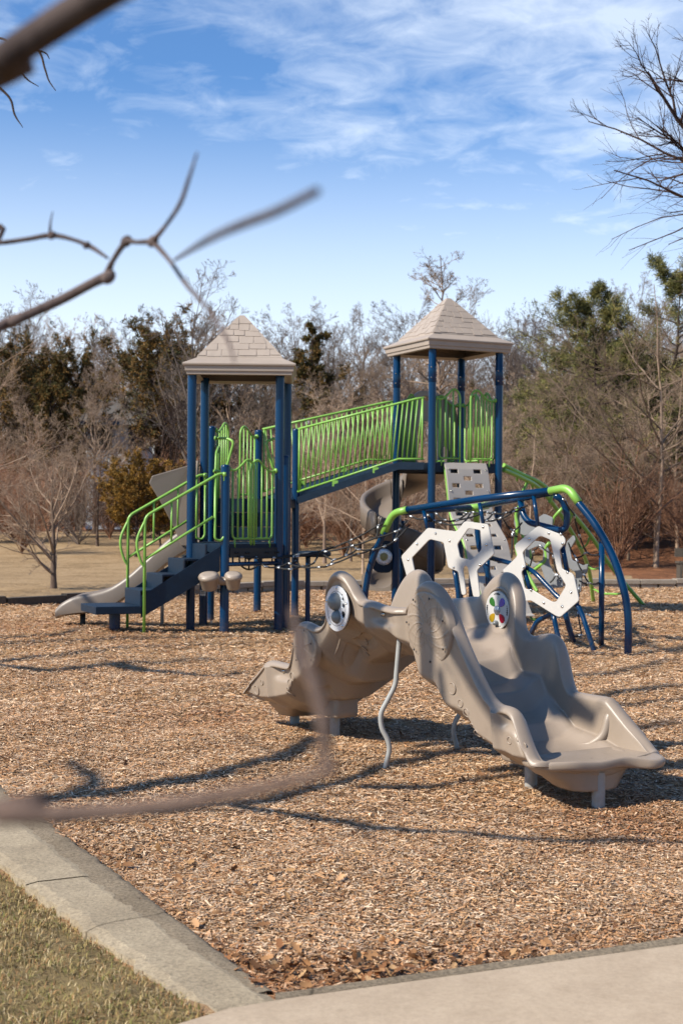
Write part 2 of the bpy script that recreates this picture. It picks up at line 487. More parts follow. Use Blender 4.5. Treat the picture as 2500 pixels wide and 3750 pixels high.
# --- wood-fibre mulch: a carpet of separate chips
CH = np.array([lin(h) for h in ('#b99a7c', '#a5835f', '#cbb398', '#8e6d4f', '#7c6a58', '#9a8878', '#b58a63', '#6b4a33', '#c9b69e', '#a27a58', '#8a7a6a', '#4d3626')])
CP = np.array([.16, .13, .12, .12, .08, .09, .09, .06, .05, .06, .03, .01]); CP = CP / CP.sum()
def chips(y0, y1, dens, sc, lift):
    area = (y1 - y0) * 2 * (.26 * (y0 + y1) / 2 + .7)
    n = int(area * dens)
    y = rng.uniform(y0, y1, int(n * 1.35)); x = rng.uniform(-1, 1, len(y)) * (.26 * y1 + .7)
    k = (np.abs(x) < .26 * y + .7) & (y < np.interp(x, wx, wy) - .1) & (side(P_IN, x, y) > 0)
    k &= (side(K_IN, x, y) > -.02) | (y > 9)
    x, y = x[k], y[k]; n = len(x)
    L = rng.gamma(3.0, .0048, n) * sc + .0085 * sc; Wd = rng.uniform(.0028, .0062, n) * sc + L * .06
    big = rng.random(n) < .012; L[big] *= 1.9; Wd[big] *= 1.5
    stick = rng.random(n) < .0012; L[stick] = rng.uniform(.06, .16, stick.sum()); Wd[stick] = .007
    yaw = rng.uniform(0, PI, n); pit = rng.normal(0, .15, n); rol = rng.normal(0, .22, n)
    z = hz_np(x, y) + rng.uniform(.0, lift, n)
    ex = np.stack([np.cos(yaw) * np.cos(pit), np.sin(yaw) * np.cos(pit), np.sin(pit)], 1)
    ey = np.stack([-np.sin(yaw) * np.cos(rol), np.cos(yaw) * np.cos(rol), np.sin(rol)], 1)
    c = np.stack([x, y, z], 1); taper = rng.uniform(.45, 1., n)[:, None]
    A = c - ex * L[:, None] / 2; B = c + ex * L[:, None] / 2; w = ey * Wd[:, None] / 2
    V = np.stack([A - w, A + w, B + w * taper, B - w * taper], 1).reshape(-1, 3)
    F = np.arange(n * 4).reshape(-1, 4)
    cols = CH[rng.choice(len(CH), n, p=CP)] * rng.uniform(.95, 1.3, n)[:, None] * np.array([1.04, .99, .925])
    cols[stick] = np.array(lin('#3d2a1e'))
    # damp, leaf-stained fibre along the near edging and in scuffed patches
    red = np.clip(1 - np.abs(side(P_IN, x, y)) / .8, 0, 1) * np.clip((2.4 - x) / 2.4, 0, 1) + .55 * np.clip(1 - np.abs(side(K_IN, x, y)) / .45, 0, 1) * (y < 8)
    patch = np.sin(x * 1.3 + 2 * np.sin(y * .7)) * np.sin(y * 1.1 + 1.5 * np.sin(x * .9)); red = red + np.clip(patch - .6, 0, 1) * .8
    for hx, hy, hs in ((1.62, 7.55, .42), (-4.35, 20.0, .7), (2.95, 20.9, .5), (-2.9, 18.3, .6), (-1.0, 11.3, .4), (1.9, 18.5, .7)):    # scuffed, damp hollows where feet land
        red = red + .75 * np.exp(-((x - hx) ** 2 + (y - hy) ** 2) / (2 * hs * hs))
    red = np.clip(red * rng.uniform(.2, 1.3, n), 0, .85)[:, None]
    cols = cols * (1 - red) + red * cols * np.array([.66, .47, .36])
    return V, F, cols
VS, FS, CS = [], [], []; o = 0
for a in ((4.2, 7.2, 13500, 1., .018), (7.2, 11, 7600, 1.2, .02), (11, 16, 2400, 1.6, .024), (16, 23, 900, 2.1, .03), (23, 33.5, 380, 2.8, .03)):
    V, F, c = chips(*a); VS.append(V); FS.append(F + o); CS.append(c); o += len(V)
mul = np_mesh('mulch', np.concatenate(VS), np.concatenate(FS), np.concatenate(CS)); mul.materials.append(M['chip'])
mo = bpy.data.objects.new('mulch', mul); COL.objects.link(mo); tag(mo, kind='stuff')

# --- fallen leaves gathered in the corner of the bed
def leafcard(n, cx_, cy_, sx, sy, cols, size=(.03, .06), filt=None):
    V = []; F = []; C_ = []; o = 0
    for i in range(n):
        x, y = random.gauss(cx_, sx), random.gauss(cy_, sy)
        if filt and not filt(x, y): continue
        L = random.uniform(*size); yaw = random.uniform(0, 2 * PI)
        e = Matrix.Rotation(yaw, 3, 'Z') @ Matrix.Rotation(random.gauss(0, .5), 3, 'X') @ Matrix.Rotation(random.gauss(0, .5), 3, 'Y')
        c0 = Vector((x, y, hz(x, y) + random.uniform(.015, .035)))
        cu = random.uniform(.1, .45)
        prof = [(-1, .08), (-.6, .5), (-.35, .3), (0, .62), (.25, .32), (.55, .5), (1, .04)]
        for (s, w) in prof:
            for sg in (-1, 0, 1):
                V.append(c0 + e @ Vector((s * L, sg * w * L, cu * L * (abs(sg) * w) ** 1.0 + .15 * L * s * s)))
        for k in range(len(prof) - 1):
            for q in (0, 1):
                a = o + k * 3 + q; F.append((a, a + 1, a + 4, a + 3))
        c = np.array(lin(random.choice(cols))) * random.uniform(.75, 1.2)
        C_ += [c] * 12; o += 21
    return np.array([tuple(v) for v in V]), np.array(F), np.array(C_)
corner = gnd(1000, 3590)
okm = lambda x, y: side(P_IN, x, y) > -.05 and side(K_IN, x, y) > -.06
a1 = leafcard(420, corner.x + .3, corner.y + .05, .6, .17, ['#86603f', '#775033', '#97704c', '#5d4029', '#ab8862'], (.012, .03), okm)
a2 = leafcard(80, corner.x - .4, corner.y + 1.1, .35, .8, ['#9a7650', '#b48c66', '#7e5a3c'], (.015, .032), okm)
a3 = leafcard(70, 1.2, 7.5, 1.5, 2.2, ['#8a6244', '#a97c58', '#6a4a33'], (.015, .032), okm)
V = np.concatenate([a1[0], a2[0], a3[0]]); F = np.concatenate([a1[1], a2[1] + len(a1[0]), a3[1] + len(a1[0]) + len(a2[0])])
lm = np_mesh('leaf_litter', V, F, np.concatenate([a1[2], a2[2], a3[2]])); lm.materials.append(M['leaf'])
lo = bpy.data.objects.new('leaf_litter', lm); COL.objects.link(lo); tag(lo, kind='stuff')

# --- lawn corner: dormant and green blades
def blades(n, x, y, h, w, cols, lean=.5, zf=None):
    k = len(x); yaw = rng.uniform(0, 2 * PI, k); hh = h * rng.uniform(.5, 1.25, k); ln = np.abs(rng.normal(0, lean, k))
    dx, dy = np.cos(yaw), np.sin(yaw); z = hz_np(x, y) if zf is None else zf(x, y)
    b = np.stack([x, y, z], 1); s = np.stack([-dy, dx, np.zeros(k)], 1) * (w * rng.uniform(.6, 1.4, k))[:, None]
    m = b + np.stack([dx * hh * ln * .35, dy * hh * ln * .35, hh * .6], 1)
    t = b + np.stack([dx * hh * ln, dy * hh * ln, hh * (1 - .3 * np.minimum(ln, 1.5))], 1)
    V = np.stack([b - s, b + s, m + s * .8, m - s * .8, t + s * .15, t - s * .15], 1).reshape(-1, 3)
    o = np.arange(k)[:, None] * 6
    F = np.concatenate([o + np.array([0, 1, 2, 3]), o + np.array([3, 2, 4, 5])])
    C = cols[rng.integers(0, len(cols), k)] * rng.uniform(.75, 1.2, k)[:, None]
    return V, F, np.concatenate([C, C])
gx = rng.uniform(-2.6, .3, 190000); gy = rng.uniform(3.9, 9.2, 190000)
clump = np.sin(gx * 7 + 3 * np.sin(gy * 5)) * np.sin(gy * 9 + 2 * np.sin(gx * 6))
k = (side(K_OUT, gx, gy) < .02 + .03 * np.sin(gy * 13) * np.sin(gy * 31 + gx * 9)) & (gx > -.27 * gy - .5) & (rng.random(190000) < .55 + .45 * clump)
GC = np.array([lin(h) for h in ('#9a845c', '#a8936c', '#857a4c', '#8f7f50', '#b3a07c', '#6c6d38', '#946f4a', '#8a6a48', '#94804f')])
V, F, c = blades(0, gx[k], gy[k], .021, .0016, GC, 1.3)
gm = np_mesh('grass', V, F, c); gm.materials.append(M['blade'])
go = bpy.data.objects.new('grass', gm); COL.objects.link(go); tag(go, kind='stuff')

# --- low wall beyond the mulch: dark timbers on the left, capped blocks in the middle and right
def wallrun(name, pts, bl, hgt, th, matn, label, gaps, cap):
    root = thing(name, (pts[0].x, pts[0].y, 0), label, 'low wall')
    body, capm = MB(), MB()
    for A, B in zip(pts[:-1], pts[1:]):
        L = (B - A).length; n = max(1, round(L / bl)); d_ = (B - A) / L
        ang = math.atan2(d_.y, d_.x); Mz = Matrix.Rotation(ang, 3, 'Z')
        for i in range(n):
            s = (i + .5) * L / n; p = A + d_ * s; z = hz(p.x, p.y)
            h = hgt - (cap if cap else 0)
            body.box((p.x, p.y, z + h / 2 - .1 + random.uniform(-.004, .004)), L / n - gaps, th, h + .2, Mz)
            if cap and i % 2 == 0:
                m_ = min(2, n - i)
                p2 = A + d_ * ((i + m_ / 2) * L / n)
                capm.box((p2.x, p2.y, z + h + cap / 2 + .001 + random.uniform(-.006, .006)), L / n * m_ - .012, th + .05, cap, Mz)
    link('block_course', body, matn, root, bevel=.008)
    if cap: link('cap_course', capm, matn, root, bevel=.01)
    return root
wallrun('low_wall', [WALL[0], WALL[1], WALL[2]], 1.1, .15, .16, 'timber', 'low dark timber edging behind the grey wave slide', .01, 0)
wallrun('low_wall', WALL[2:], .42, .2, .22, 'block', 'long low wall of pale capped concrete blocks beyond the mulch', .045, .1)
# asphalt path past the wall
ap = MB(); T = []
for x in np.linspace(-16, 40, 60):
    yc = np.interp(x, wx, wy) + (1.5 + .10 * max(0, x - 2) if x < 6 else 1.9 + .10 * (x - 2) + .06 * (x - 6) ** 1.5)
    T.append([(x, yc + s, hz(x, yc + s) + .012) for s in (-.7, 0., .7)])
ap.grid(T); tag(link('path', ap, 'asphalt'), kind='structure')
# ------------------------------------------------------------------ shared play-structure pieces
def post(name, p, ztop, root, r=.0615, m='blue', cap=True, zb=None):
    mb = MB(); z0 = (hz(p[0], p[1]) if zb is None else zb) - .12
    prof = [(r, z0), (r, ztop - .02)] + ([(r * .97, ztop - .008), (r * .8, ztop + .006), (.001, ztop + .014)] if cap else [(r, ztop), (.001, ztop)])
    mb.lathe(prof, (p[0], p[1], 0), n=20)
    return link(name, mb, m, root)

def roof_mesh(c, z0, ang, seed):
    rnd = random.Random(seed)
    Mz = Matrix.Rotation(ang, 3, 'Z'); c = Vector((c[0], c[1], z0))
    rings = [(.56, .03), (.64, .002), (.70, 0), (.716, .004), (.722, .045), (.737, .052), (.744, .118), (.768, .128), (.772, .15), (.765, .158), (.60, .238), (.588, .246), (.584, .262), (.05, .885), (.035, .905), (.001, .907)]
    mb = MB(); G = []
    for h, z in rings: G.append([c + Mz @ Vector((sx * h, sy * h, z)) for sx, sy in ((-1, -1), (1, -1), (1, 1), (-1, 1), (-1, -1))])
    mb.grid(G, False)
    # shingles: raised staggered plates on the four slopes
    h0, z0_, h1, z1_ = .584, .262, .05, .885
    for q in range(4):
        Mq = Mz @ Matrix.Rotation(q * PI / 2, 3, 'Z')
        nrm = (Mq @ Vector((0, -(z1_ - z0_), (h0 - h1)))).normalized()
        rows = 6; edges = [0, .15, .31, .47, .63, .79, .95]
        for i in range(rows):
            t0, t1 = edges[i] + .02, edges[i + 1] + .035
            hb, ht = lerp(h0, h1, t0), lerp(h0, h1, t1)
            x = -hb - .0 + rnd.uniform(-.1, 0.)
            while x < hb:
                wdt = rnd.uniform(.13, .25); a0, a1 = x + .006, x + wdt - .006; x += wdt
                dt = rnd.uniform(-.03, .03); th = rnd.uniform(.006, .013)
                tb = max(.0, t0 + dt); hbb = lerp(h0, h1, tb)
                B0, B1 = max(a0, -hbb * .985), min(a1, hbb * .985); T0, T1 = max(a0, -ht * .985), min(a1, ht * .985)
                if B1 - B0 < .03: continue
                if T1 < T0 + .01: T0 = T1 = max(-ht * .98, min(ht * .98, (T0 + T1) / 2)); T1 += .005
                pt = lambda xx, tt: c + Mq @ Vector((xx, -lerp(h0, h1, tt), lerp(z0_, z1_, tt)))
                base = [pt(B0, tb), pt(B1, tb), pt(T1, t1), pt(T0, t1)]
                V = base + [p + nrm * th for p in base[:2]] + [p + nrm * .004 for p in base[2:]]
                mb.add(V, [(4, 5, 6, 7), (0, 1, 5, 4), (1, 2, 6, 5), (3, 0, 4, 7)], False)
    return mb

def guard(A, B, zd, h=1.0, hump=.16, nb=3, r=.0165, side_=1):
    """green loop panel from the clamp on a post at A (with wave) to its free upright at B"""
    A, B = Vector((A[0], A[1], 0)), Vector((B[0], B[1], 0)); d = B - A; W = d.length; d /= W
    P = lambda s, z: A + d * s + Vector((0, 0, zd + z))
    top = spline([(0, h, 0), (W * .22, h - .01, 0), (W * .45, h + .05, 0), (W * .68, h + hump, 0), (W * .86, h + hump * .92, 0), (W * .985, h + hump * .3, 0), (W, h - .12, 0)], 5)
    mb = MB()
    path = [P(p.x, p.y) for p in top] + [P(W, .5), P(W, -.02)]
    mb.tube(path, r, 8)
    mb.tube(fillet([P(W * .12, h - .0), P(W * .12, .07), P(W, .07)], .07), r * .9, 8)
    X = [p.x for p in top]; Y = [p.y for p in top]
    for k in range(nb):
        s = W * (.12 + (.88) * (k + 1) / (nb + 1))
        mb.tube([P(s, .07), P(s, interp(X, Y, s))], r * .72, 6)
    mb.lathe([(.001, -.02), (.034, -.018), (.036, .0), (.03, .012), (.001, .016)], P(0, h), d, 10)
    mb.tube([P(W * .22, .07), P(W * .22, -.05)], r * .8, 6)
    return mb

def poly_deck(poly, zt, th=.055, rim=.13):
    mb = prism(poly, zt - th, zt)
    n = len(poly)
    for i in range(n):
        a, b = Vector(poly[i]), Vector(poly[(i + 1) % n]); d = (b - a); L = d.length
        mb.box(((a.x + b.x) / 2, (a.y + b.y) / 2, zt - rim / 2 - .006), L, .012, rim, Matrix.Rotation(math.atan2(d.y, d.x), 3, 'Z'))
    return mb

# ------------------------------------------------------------------ left tower
FL, FR, NW, RL, RR = T_FL.xy, T_FR.xy, T_NW.xy, T_RL.xy, T_RR.xy
P2, P3, P4, P5 = T_P2.xy, T_P3.xy, T_P4.xy, T_P5.xy
TWL = thing('playground_tower', (-1.45, 20.1, 0), 'two-level blue and green play tower with pyramid roof above the stairs and grey wave slide', 'play tower', 'roofed play towers')
ZD, ZU = 1.2, 1.83
ctr = (FL + FR + RL + RR) / 4
link('roof', roof_mesh((ctr.x, ctr.y), 3.5, R(1.5), 3), 'roof', TWL, bevel=.006)
for p in (FL, FR, RL, RR): post('post', p, 3.56, TWL, cap=False)
post('post', NW, 2.25, TWL); post('post', P2, 2.9, TWL, r=.058); post('post', P3, 2.93, TWL, r=.061); post('post', P4, 2.93, TWL, r=.058); post('post', P5, 2.42, TWL, r=.058)
low = [NW, FR, RR, RL, FL]
link('deck', poly_deck([tuple(p) for p in low], ZD), 'navy', TWL)
up_front = 21.35
upper = [(-1.86, up_front), (-.82, up_front), tuple(P4), tuple(P3), tuple(P2)]
link('upper_deck', poly_deck(upper, ZU), 'navy', TWL)
# dark skirt with bolt pairs below the deck edge, and the pipe it carries
d = FR - NW; L = d.length; d /= L; mzf = Matrix.Rotation(math.atan2(d.y, d.x), 3, 'Z'); nrm = Vector((d.y, -d.x))
sk = MB(); c = NW + d * L * .5 + nrm * .03
sk.box((c.x, c.y, ZD - .12), L - .12, .014, .13, mzf)
for s in (.06, .25, .62, .8):
    for o_ in (0, .045):
        q = NW + d * (.1 + s * L + o_) + nrm * .045; sk.lathe([(.014, 0), (.014, .008), (.001, .011)], (q.x, q.y, ZD - .12), (nrm.x, nrm.y, 0), 8)
for s in (.12, .35, .65, .85):
    q = NW + d * s * L + nrm * .03; sk.tube([(q.x, q.y, ZD - .18), (q.x, q.y, ZD - .26)], .012, 6)
so_ = link('deck_skirt', sk, 'dark', TWL)
pp = MB(); a, b = NW + nrm * .03, FR + nrm * .03; pp.tube([(a.x, a.y, ZD - .27), (b.x, b.y, ZD - .27)], .03, 10); link('pipe', pp, 'blue', so_)
# inner steps up to the higher deck
stp = MB()
for k in range(3):
    y0 = 20.75 + .2 * k; zt = ZD + .21 * (k + 1)
    stp.box((-1.34, y0, zt - .105), 1.0, .016, .20)
    stp.box((-1.34, y0 + .1, zt - .012), 1.0, .2, .022)
for sx in (-1.845, -.835): stp.box((sx, 20.98, ZD + .27), .014, .66, .5)
link('steps', stp, 'navy', TWL)
# guards
e1 = NW + d * .075; e2 = NW + d * .50
link('guard_panel', guard(e1, e2, ZD, 1.0, .13, 3), 'green', TWL)
e1 = FR - d * .07; e2 = FR - d * .50
link('guard_panel', guard(e1, e2, ZD, 1.0, .13, 3), 'green', TWL)
link('guard_panel', guard(RR + Vector((-.02, -.07)), RR + Vector((-.02, -.45)), ZD, 1.0, .12, 3), 'green', TWL)
link('guard_panel', guard(P2 + Vector((.06, .02)), P2 + Vector((.20, .62)), ZU, 1.02, .13, 4), 'green', TWL)
dd = (P3 - P2).normalized()
link('guard_panel', guard(P3 - dd * .07, P3 - dd * .62, ZU, 1.0, .13, 3), 'green', TWL)
for x0 in (-1.845, -.825):
    sg = MB(); y0, y1 = 20.78, 21.36
    sg.tube(fillet([(x0, y0, ZD + .02), (x0, y0, ZD + .95), (x0, y0 + .12, ZD + 1.3), (x0, y1, ZD + 1.42), (x0, y1, ZD + .5)], .1), .0165, 8)
    sg.tube([(x0, y0, ZD + .12), (x0, y1, ZD + .5)], .014, 8)
    for k in range(4):
        y = lerp(y0, y1, (k + 1) / 5); sg.tube([(x0, y, ZD + .12 + .38 * (k + 1) / 5), (x0, y, ZD + 1.3)], .012, 6)
    link('guard_panel', sg, 'green', TWL)
    # D-shaped grab handle leaning out over the steps
    s = 1 if x0 < -1.3 else -1; hb = MB(); q = P2 if s > 0 else P5
    hb.tube(fillet([(x0 - s * .02, y0 - .06, ZD + 1.02), (x0 + s * .16, y0 - .12, ZD + 1.02), (x0 + s * .28, y0 - .16, ZD + 1.45), (x0 + s * .17, y0 - .1, ZD + 1.5), (x0 + s * .02, y0 - .02, ZD + 1.5)], .08), .02, 8)
    for zz in (1.02, 1.5): hb.lathe([(.001, -.02), (.036, -.01), (.036, .01), (.001, .02)], (x0, y0 - .04, ZD + zz), (1, 0, 0), 10)
    link('grab_handle', hb, 'green', TWL)
# drum pair clamped to the short front post
dr = MB(); z = .80
for sx, rr, dz in ((-.165, .135, 0), (.15, .115, .01)):
    ax = Vector((.05 * (1 if sx > 0 else -1), -.33, 1)).normalized()
    c = Vector((NW.x - .02 + sx, NW.y - .2, z - .12 + dz))
    dr.lathe([(.001, -.08), (rr * .68, -.08), (rr * .74, -.07), (rr * .9, .06), (rr * 1.02, .075), (rr * 1.04, .1), (rr * .98, .118), (rr * .9, .124)], c, ax, 26)
dr.tube(spline([(NW.x - .15, NW.y - .17, z - .05), (NW.x, NW.y - .12, z - .09), (NW.x + .13, NW.y - .17, z - .05)], 5), .055, 12)
dro = link('drum', dr, 'taupe', TWL)
for sx, rr, dz in ((-.165, .135, 0), (.15, .115, .01)):
    ax = Vector((.05 * (1 if sx > 0 else -1), -.33, 1)).normalized()
    c = Vector((NW.x - .02 + sx, NW.y - .2, z - .12 + dz)); h_ = MB()
    h_.lathe([(rr * .9, .122), (rr * .88, .132), (rr * .5, .138), (.001, .14)], c, ax, 26)
    link('drum_head', h_, 'roof', dro)
# steering wheel below the deck
sw = MB(); c = Vector((P3.x - .02, 20.9, .93)); Rw = .145
sw.tube([c + Vector((math.cos(a) * Rw, 0, math.sin(a) * Rw)) for a in np.linspace(0, 2 * PI, 25)[:-1]], .014, 8, closed=True)
for a in (.5, 2.6, 4.7): sw.tube([c, c + Vector((math.cos(a) * Rw, 0, math.sin(a) * Rw))], .012, 6)
sw.tube([c, c + Vector((0, .12, 0))], .018, 8); sw.tube([c + Vector((0, .1, 0)), c + Vector((0, .1, .2))], .02, 8)
link('steering_wheel', sw, 'dark', TWL)
# instruction label on the rear post
lb = MB(); c = RL
G = [[(c.x + .0635 * math.cos(a), c.y + .0635 * math.sin(a), zz) for a in np.linspace(-PI * .72, -PI * .3, 8)] for zz in (.42, .50)]
lb.grid(G); lo_ = link('label', lb, 'decal', TWL)
lb2 = MB()
for (z0, z1) in ((.445, .449), (.455, .459), (.465, .469), (.478, .49)):
    lb2.grid([[(c.x + .0645 * math.cos(a), c.y + .0645 * math.sin(a), zz) for a in np.linspace(-PI * .69, -PI * .36, 8)] for zz in (z0, z1)])
link('label_lines', lb2, 'dark', lo_)

# ------------------------------------------------------------------ stairs with two handrails
A24 = R(24); sdv = Vector((math.cos(A24), math.sin(A24))); spv = Vector((-math.sin(A24), math.cos(A24)))
S0 = Vector((-1.60, 18.98)); SWD = .74
ST = thing('staircase', (-2.6, 18.9, 0), 'navy open stairs with lime green handrails and a low landing step', 'stairs')
def SP(t, v, z): q = S0 - sdv * t + spv * v; return Vector((q.x, q.y, z))
RIS = [.20, .50, .80, 1.10]; TOPZ = [1.0, .8, .6, .4]
mzs = Matrix.Rotation(A24, 3, 'Z')
for k, t in enumerate(RIS):
    rs = MB(); zt = TOPZ[k]
    rs.box(SP(t, SWD / 2, zt + .095), .014, SWD, .2, mzs)
    if k < 3:
        rs.box(SP(t + .15, SWD / 2, zt - .012), .3, SWD, .024, mzs)
    link('step', rs, 'navy', ST, bevel=.004)
lp = MB(); lp.box(SP(1.10 + .30, SWD / 2, .345), .60, SWD + .06, .10, mzs)
lpo = link('landing_step', lp, 'navy', ST, bevel=.006)
pm = MB(); q = SP(1.36, SWD * .42, 0); pm.lathe([(.075, hz(q.x, q.y) - .1), (.075, .3)], (q.x, q.y, 0), n=18); link('leg', pm, 'blue', ST)
for v in (-.012, SWD + .012):
    s = MB(); pts = [(.06, 1.20), (.06, .98), (1.12, .255), (1.12, .46)]
    pts = [(.02, 1.17), (.02, .84), (1.10, .24), (1.10, .52)]
    V = [SP(t, v + o_, z) for o_ in (-.008, .008) for t, z in pts]
    s.add(V, [(0, 1, 2, 3), (7, 6, 5, 4), (0, 4, 5, 1), (1, 5, 6, 2), (2, 6, 7, 3), (3, 7, 4, 0)], False)
    link('stringer', s, 'navy', ST, bevel=.003)
for v, rr_ in ((-.035, 0), (SWD + .035, 0)):
    h = MB(); tf = 1.06; q = SP(tf, v, 0); zg = hz(q.x, q.y) - .1
    h.tube(fillet([SP(tf, v, zg), SP(tf, v, 1.56), SP(.06, v, 2.13), SP(-.02, v, 2.14), SP(-.03, v, 2.0), ], .09), .02, 10)
    h.tube([SP(tf, v, 1.0), SP(.13, v, 1.56)], .018, 8)
    h.tube(spline([SP(tf, v, 1.5), SP(tf + .09, v, 1.3), SP(tf + .10, v, 1.15), SP(tf + .05, v, .98), SP(tf, v, .9)], 5), .018, 8)
    for t in (.36, .70): h.tube([SP(t, v, 1.0 + (tf - t) * .602), SP(t, v, 1.56 + (tf - t) * .57)], .014, 8)
    h.tube(fillet([SP(.10, v, 2.1), SP(.10, v, 1.27), SP(.02, v, 1.24), SP(-.03, v, 1.3), SP(-.03, v, 2.0)], .06), .018, 8)
    h.lathe([(.001, -.03), (.036, -.02), (.036, .02), (.001, .03)], SP(-.03, v, 2.13), (1, 0, 0), 10)
    link('handrail', h, 'green', ST)

# ------------------------------------------------------------------ wave slide off the left side of the lower deck
WS = thing('slide', (-3.0, 20.15, 0), 'grey moulded wave slide running down left behind the navy stairs', 'slide', 'moulded plastic slides')
xs = [-2.02, -2.2, -2.45, -2.7, -2.95, -3.2, -3.45, -3.7, -3.9, -3.98]
fl = smoothcurve([-4.0, -3.9, -3.7, -3.45, -3.2, -2.95, -2.7, -2.45, -2.2, -2.0], [.17, .22, .25, .28, .36, .53, .73, .95, 1.12, 1.18])
rim = smoothcurve([-4.0, -3.9, -3.7, -3.45, -3.2, -2.95, -2.7, -2.45, -2.2, -2.0], [.20, .32, .43, .48, .56, .73, .96, 1.2, 1.38, 1.44])
def trough(stations, flo, rimf, wid, cent, th=.03, under=.07):
    G = []
    for s in stations:
        zf, zr, w = float(flo(s)), float(rimf(s)), wid(s)
        prof = [(-w - .05, zf - .02 - under * .3), (-w - .065, zr - .05), (-w - .05, zr - .005), (-w - .02, zr + .012), (-w + .02, zr), (-w + .045, zr - .05), (-w + .065, lerp(zf, zr, .35)), (-w + .11, zf + .03), (-w + .19, zf), (0, zf - .005)]
        prof = prof + [(-a, b) for a, b in reversed(prof[:-1])] + [(w * .7, zf - under), (0, zf - under - .01), (-w * .7, zf - under)]
        G.append([cent(s, a, b) for a, b in prof + prof[:1]])
    mb = MB(); mb.grid(G)
    for row in (G[0], G[-1]):
        mb.add(row[:-1], [tuple(range(len(row) - 1))], False)
    return mb
sx_ = np.linspace(-2.02, -3.97, 40)
cen = lambda s, a, b: Vector((s - .35 * (a) * .12, 20.15 + a + .10 * math.sin((s + 2) * 1.2), b))
link('chute', trough(sx_, fl, rim, lambda s: .29 + .03 * max(0, -3.6 - s), cen), 'slideplastic', WS)
for a in (-.36, .36): 
    hd = MB()                                         # flared wings at the top and the panels beside the opening
    V = [(-2.1, 20.15 + a, 2.28), (-2.62, 20.15 + a * 1.25, 2.12), (-2.66, 20.15 + a * 1.25, 2.02), (-2.5, 20.15 + a * 1.15, 1.75), (-2.32, 20.15 + a, 1.40), (-2.22, 20.15 + a, 1.15), (-2.1, 20.15 + a, 1.15)]
    W2 = [(x, y + (.035 if a > 0 else -.035), z) for x, y, z in V]; n = len(V)
    hd.add(V + W2, [tuple(range(n)), tuple(range(2 * n - 1, n - 1, -1))] + [(i, (i + 1) % n, n + (i + 1) % n, n + i) for i in range(n)], False)
    link('wing', hd, 'slideplastic', WS, bevel=.012)
for a in (-.36, .36):
    lp2 = fillet2([(-.1, 0), (.1, 0), (.1, 1.15), (.03, 1.27), (-.06, 1.25), (-.1, 1.0)], .05)
    hole = [(.03 + .025 * math.cos(t), 1.12 + .05 * math.sin(t)) for t in np.linspace(0, 2 * PI, 12)[:-1]]
    me = xform(sheet([lp2, hole], .05, .01), lambda c, a=a: Vector((-2.09 + c.z, 20.15 + a + (c.x if a < 0 else -c.x), 1.1 + c.y)))
    link('entry_panel', me, 'taupe', WS)
lg = MB(); lg.tube([(-3.62, 20.0, -.1), (-3.62, 20.0, .22)], .04, 10); link('leg', lg, 'dark', WS)
lg = MB(); lg.tube([(-2.55, 20.35, -.1), (-2.55, 20.35, .85)], .025, 10); link('leg', lg, 'steel', WS)

# ------------------------------------------------------------------ right tower
F2 = Vector((1.387, 22.0)); c25, s25 = math.cos(R(25)), math.sin(R(25))
E1, E2 = Vector((c25, s25)), Vector((-s25, c25))
R2, L2, B2 = F2 + E1 * 1.2, F2 + E2 * 1.2, F2 + (E1 + E2) * 1.2
for p in (F2, R2, L2, B2): pass
TWR = thing('playground_tower', (1.42, 22.6, 0), 'taller blue play tower turned corner-on with pyramid roof above the white climbing ramp', 'play tower', 'roofed play towers')
ZR = 2.42; cR = (F2 + B2) / 2
link('roof', roof_mesh((cR.x, cR.y), 4.17, R(25), 9), 'roof', TWR, bevel=.006)
for p in (F2, R2, L2, B2):
    post('post', p, 3.72, TWR, r=.060, cap=False)
    s = MB(); s.lathe([(.060, 3.66), (.0655, 3.665), (.0655, 3.93), (.060, 3.945), (.060, 4.2)], (p.x, p.y, 0), n=20)
    up = link('post_sleeve', s, 'blue', TWR)
    for zz in (3.73, 3.89):
        for a_ in (-1.9, -.6):
            bt = MB(); bt.lathe([(.012, 0), (.012, .007), (.001, .012)], (p.x + .064 * math.cos(a_), p.y + .064 * math.sin(a_), zz), (math.cos(a_), math.sin(a_), 0), 8)
            link('bolt', bt, 'bolt', up)
link('deck', poly_deck([tuple(p) for p in (F2, R2, B2, L2)], ZR, .055, .14), 'navy', TWR)
for A, B, w_, nb in ((F2, R2, .42, 2), (R2, F2, .44, 3), (B2, L2, .40, 3), (B2, R2, .5, 3), (R2, B2, .4, 3), (L2, B2, .26, 2)):
    dd = (B - A).normalized()
    link('guard_panel', guard(A + dd * .075, A + dd * (.075 + w_), ZR, 1.0, .14, nb), 'green', TWR)
# sound panel bolted to the left post
spn = MB(); c = Vector((L2.x - .05, L2.y - .02, .92))
outl = fillet2([(-.38, -.12), (-.26, -.26), (0, -.26), (0, .26), (-.20, .26), (-.38, .12)], .10)
me = xform(sheet([outl], .07, .012), lambda p: Vector((c.x + p.x, c.y - p.z, c.z + p.y)))
spo = link('sound_panel', me, 'slate', TWR); spo.data.materials[0] = M['navy']
rg = MB(); cc = c + Vector((-.14, -.045, 0)); rg.lathe([(.135, 0), (.135, .008), (.10, .012), (.065, .012)], cc, (0, -1, 0), 28); link('speaker_ring', rg, 'disc', spo)
rg = MB(); rg.lathe([(.066, .012), (.06, .02), (.035, .012), (.015, .02), (.001, .022)], cc, (0, -1, 0), 24); link('speaker', rg, 'yellowish', spo)

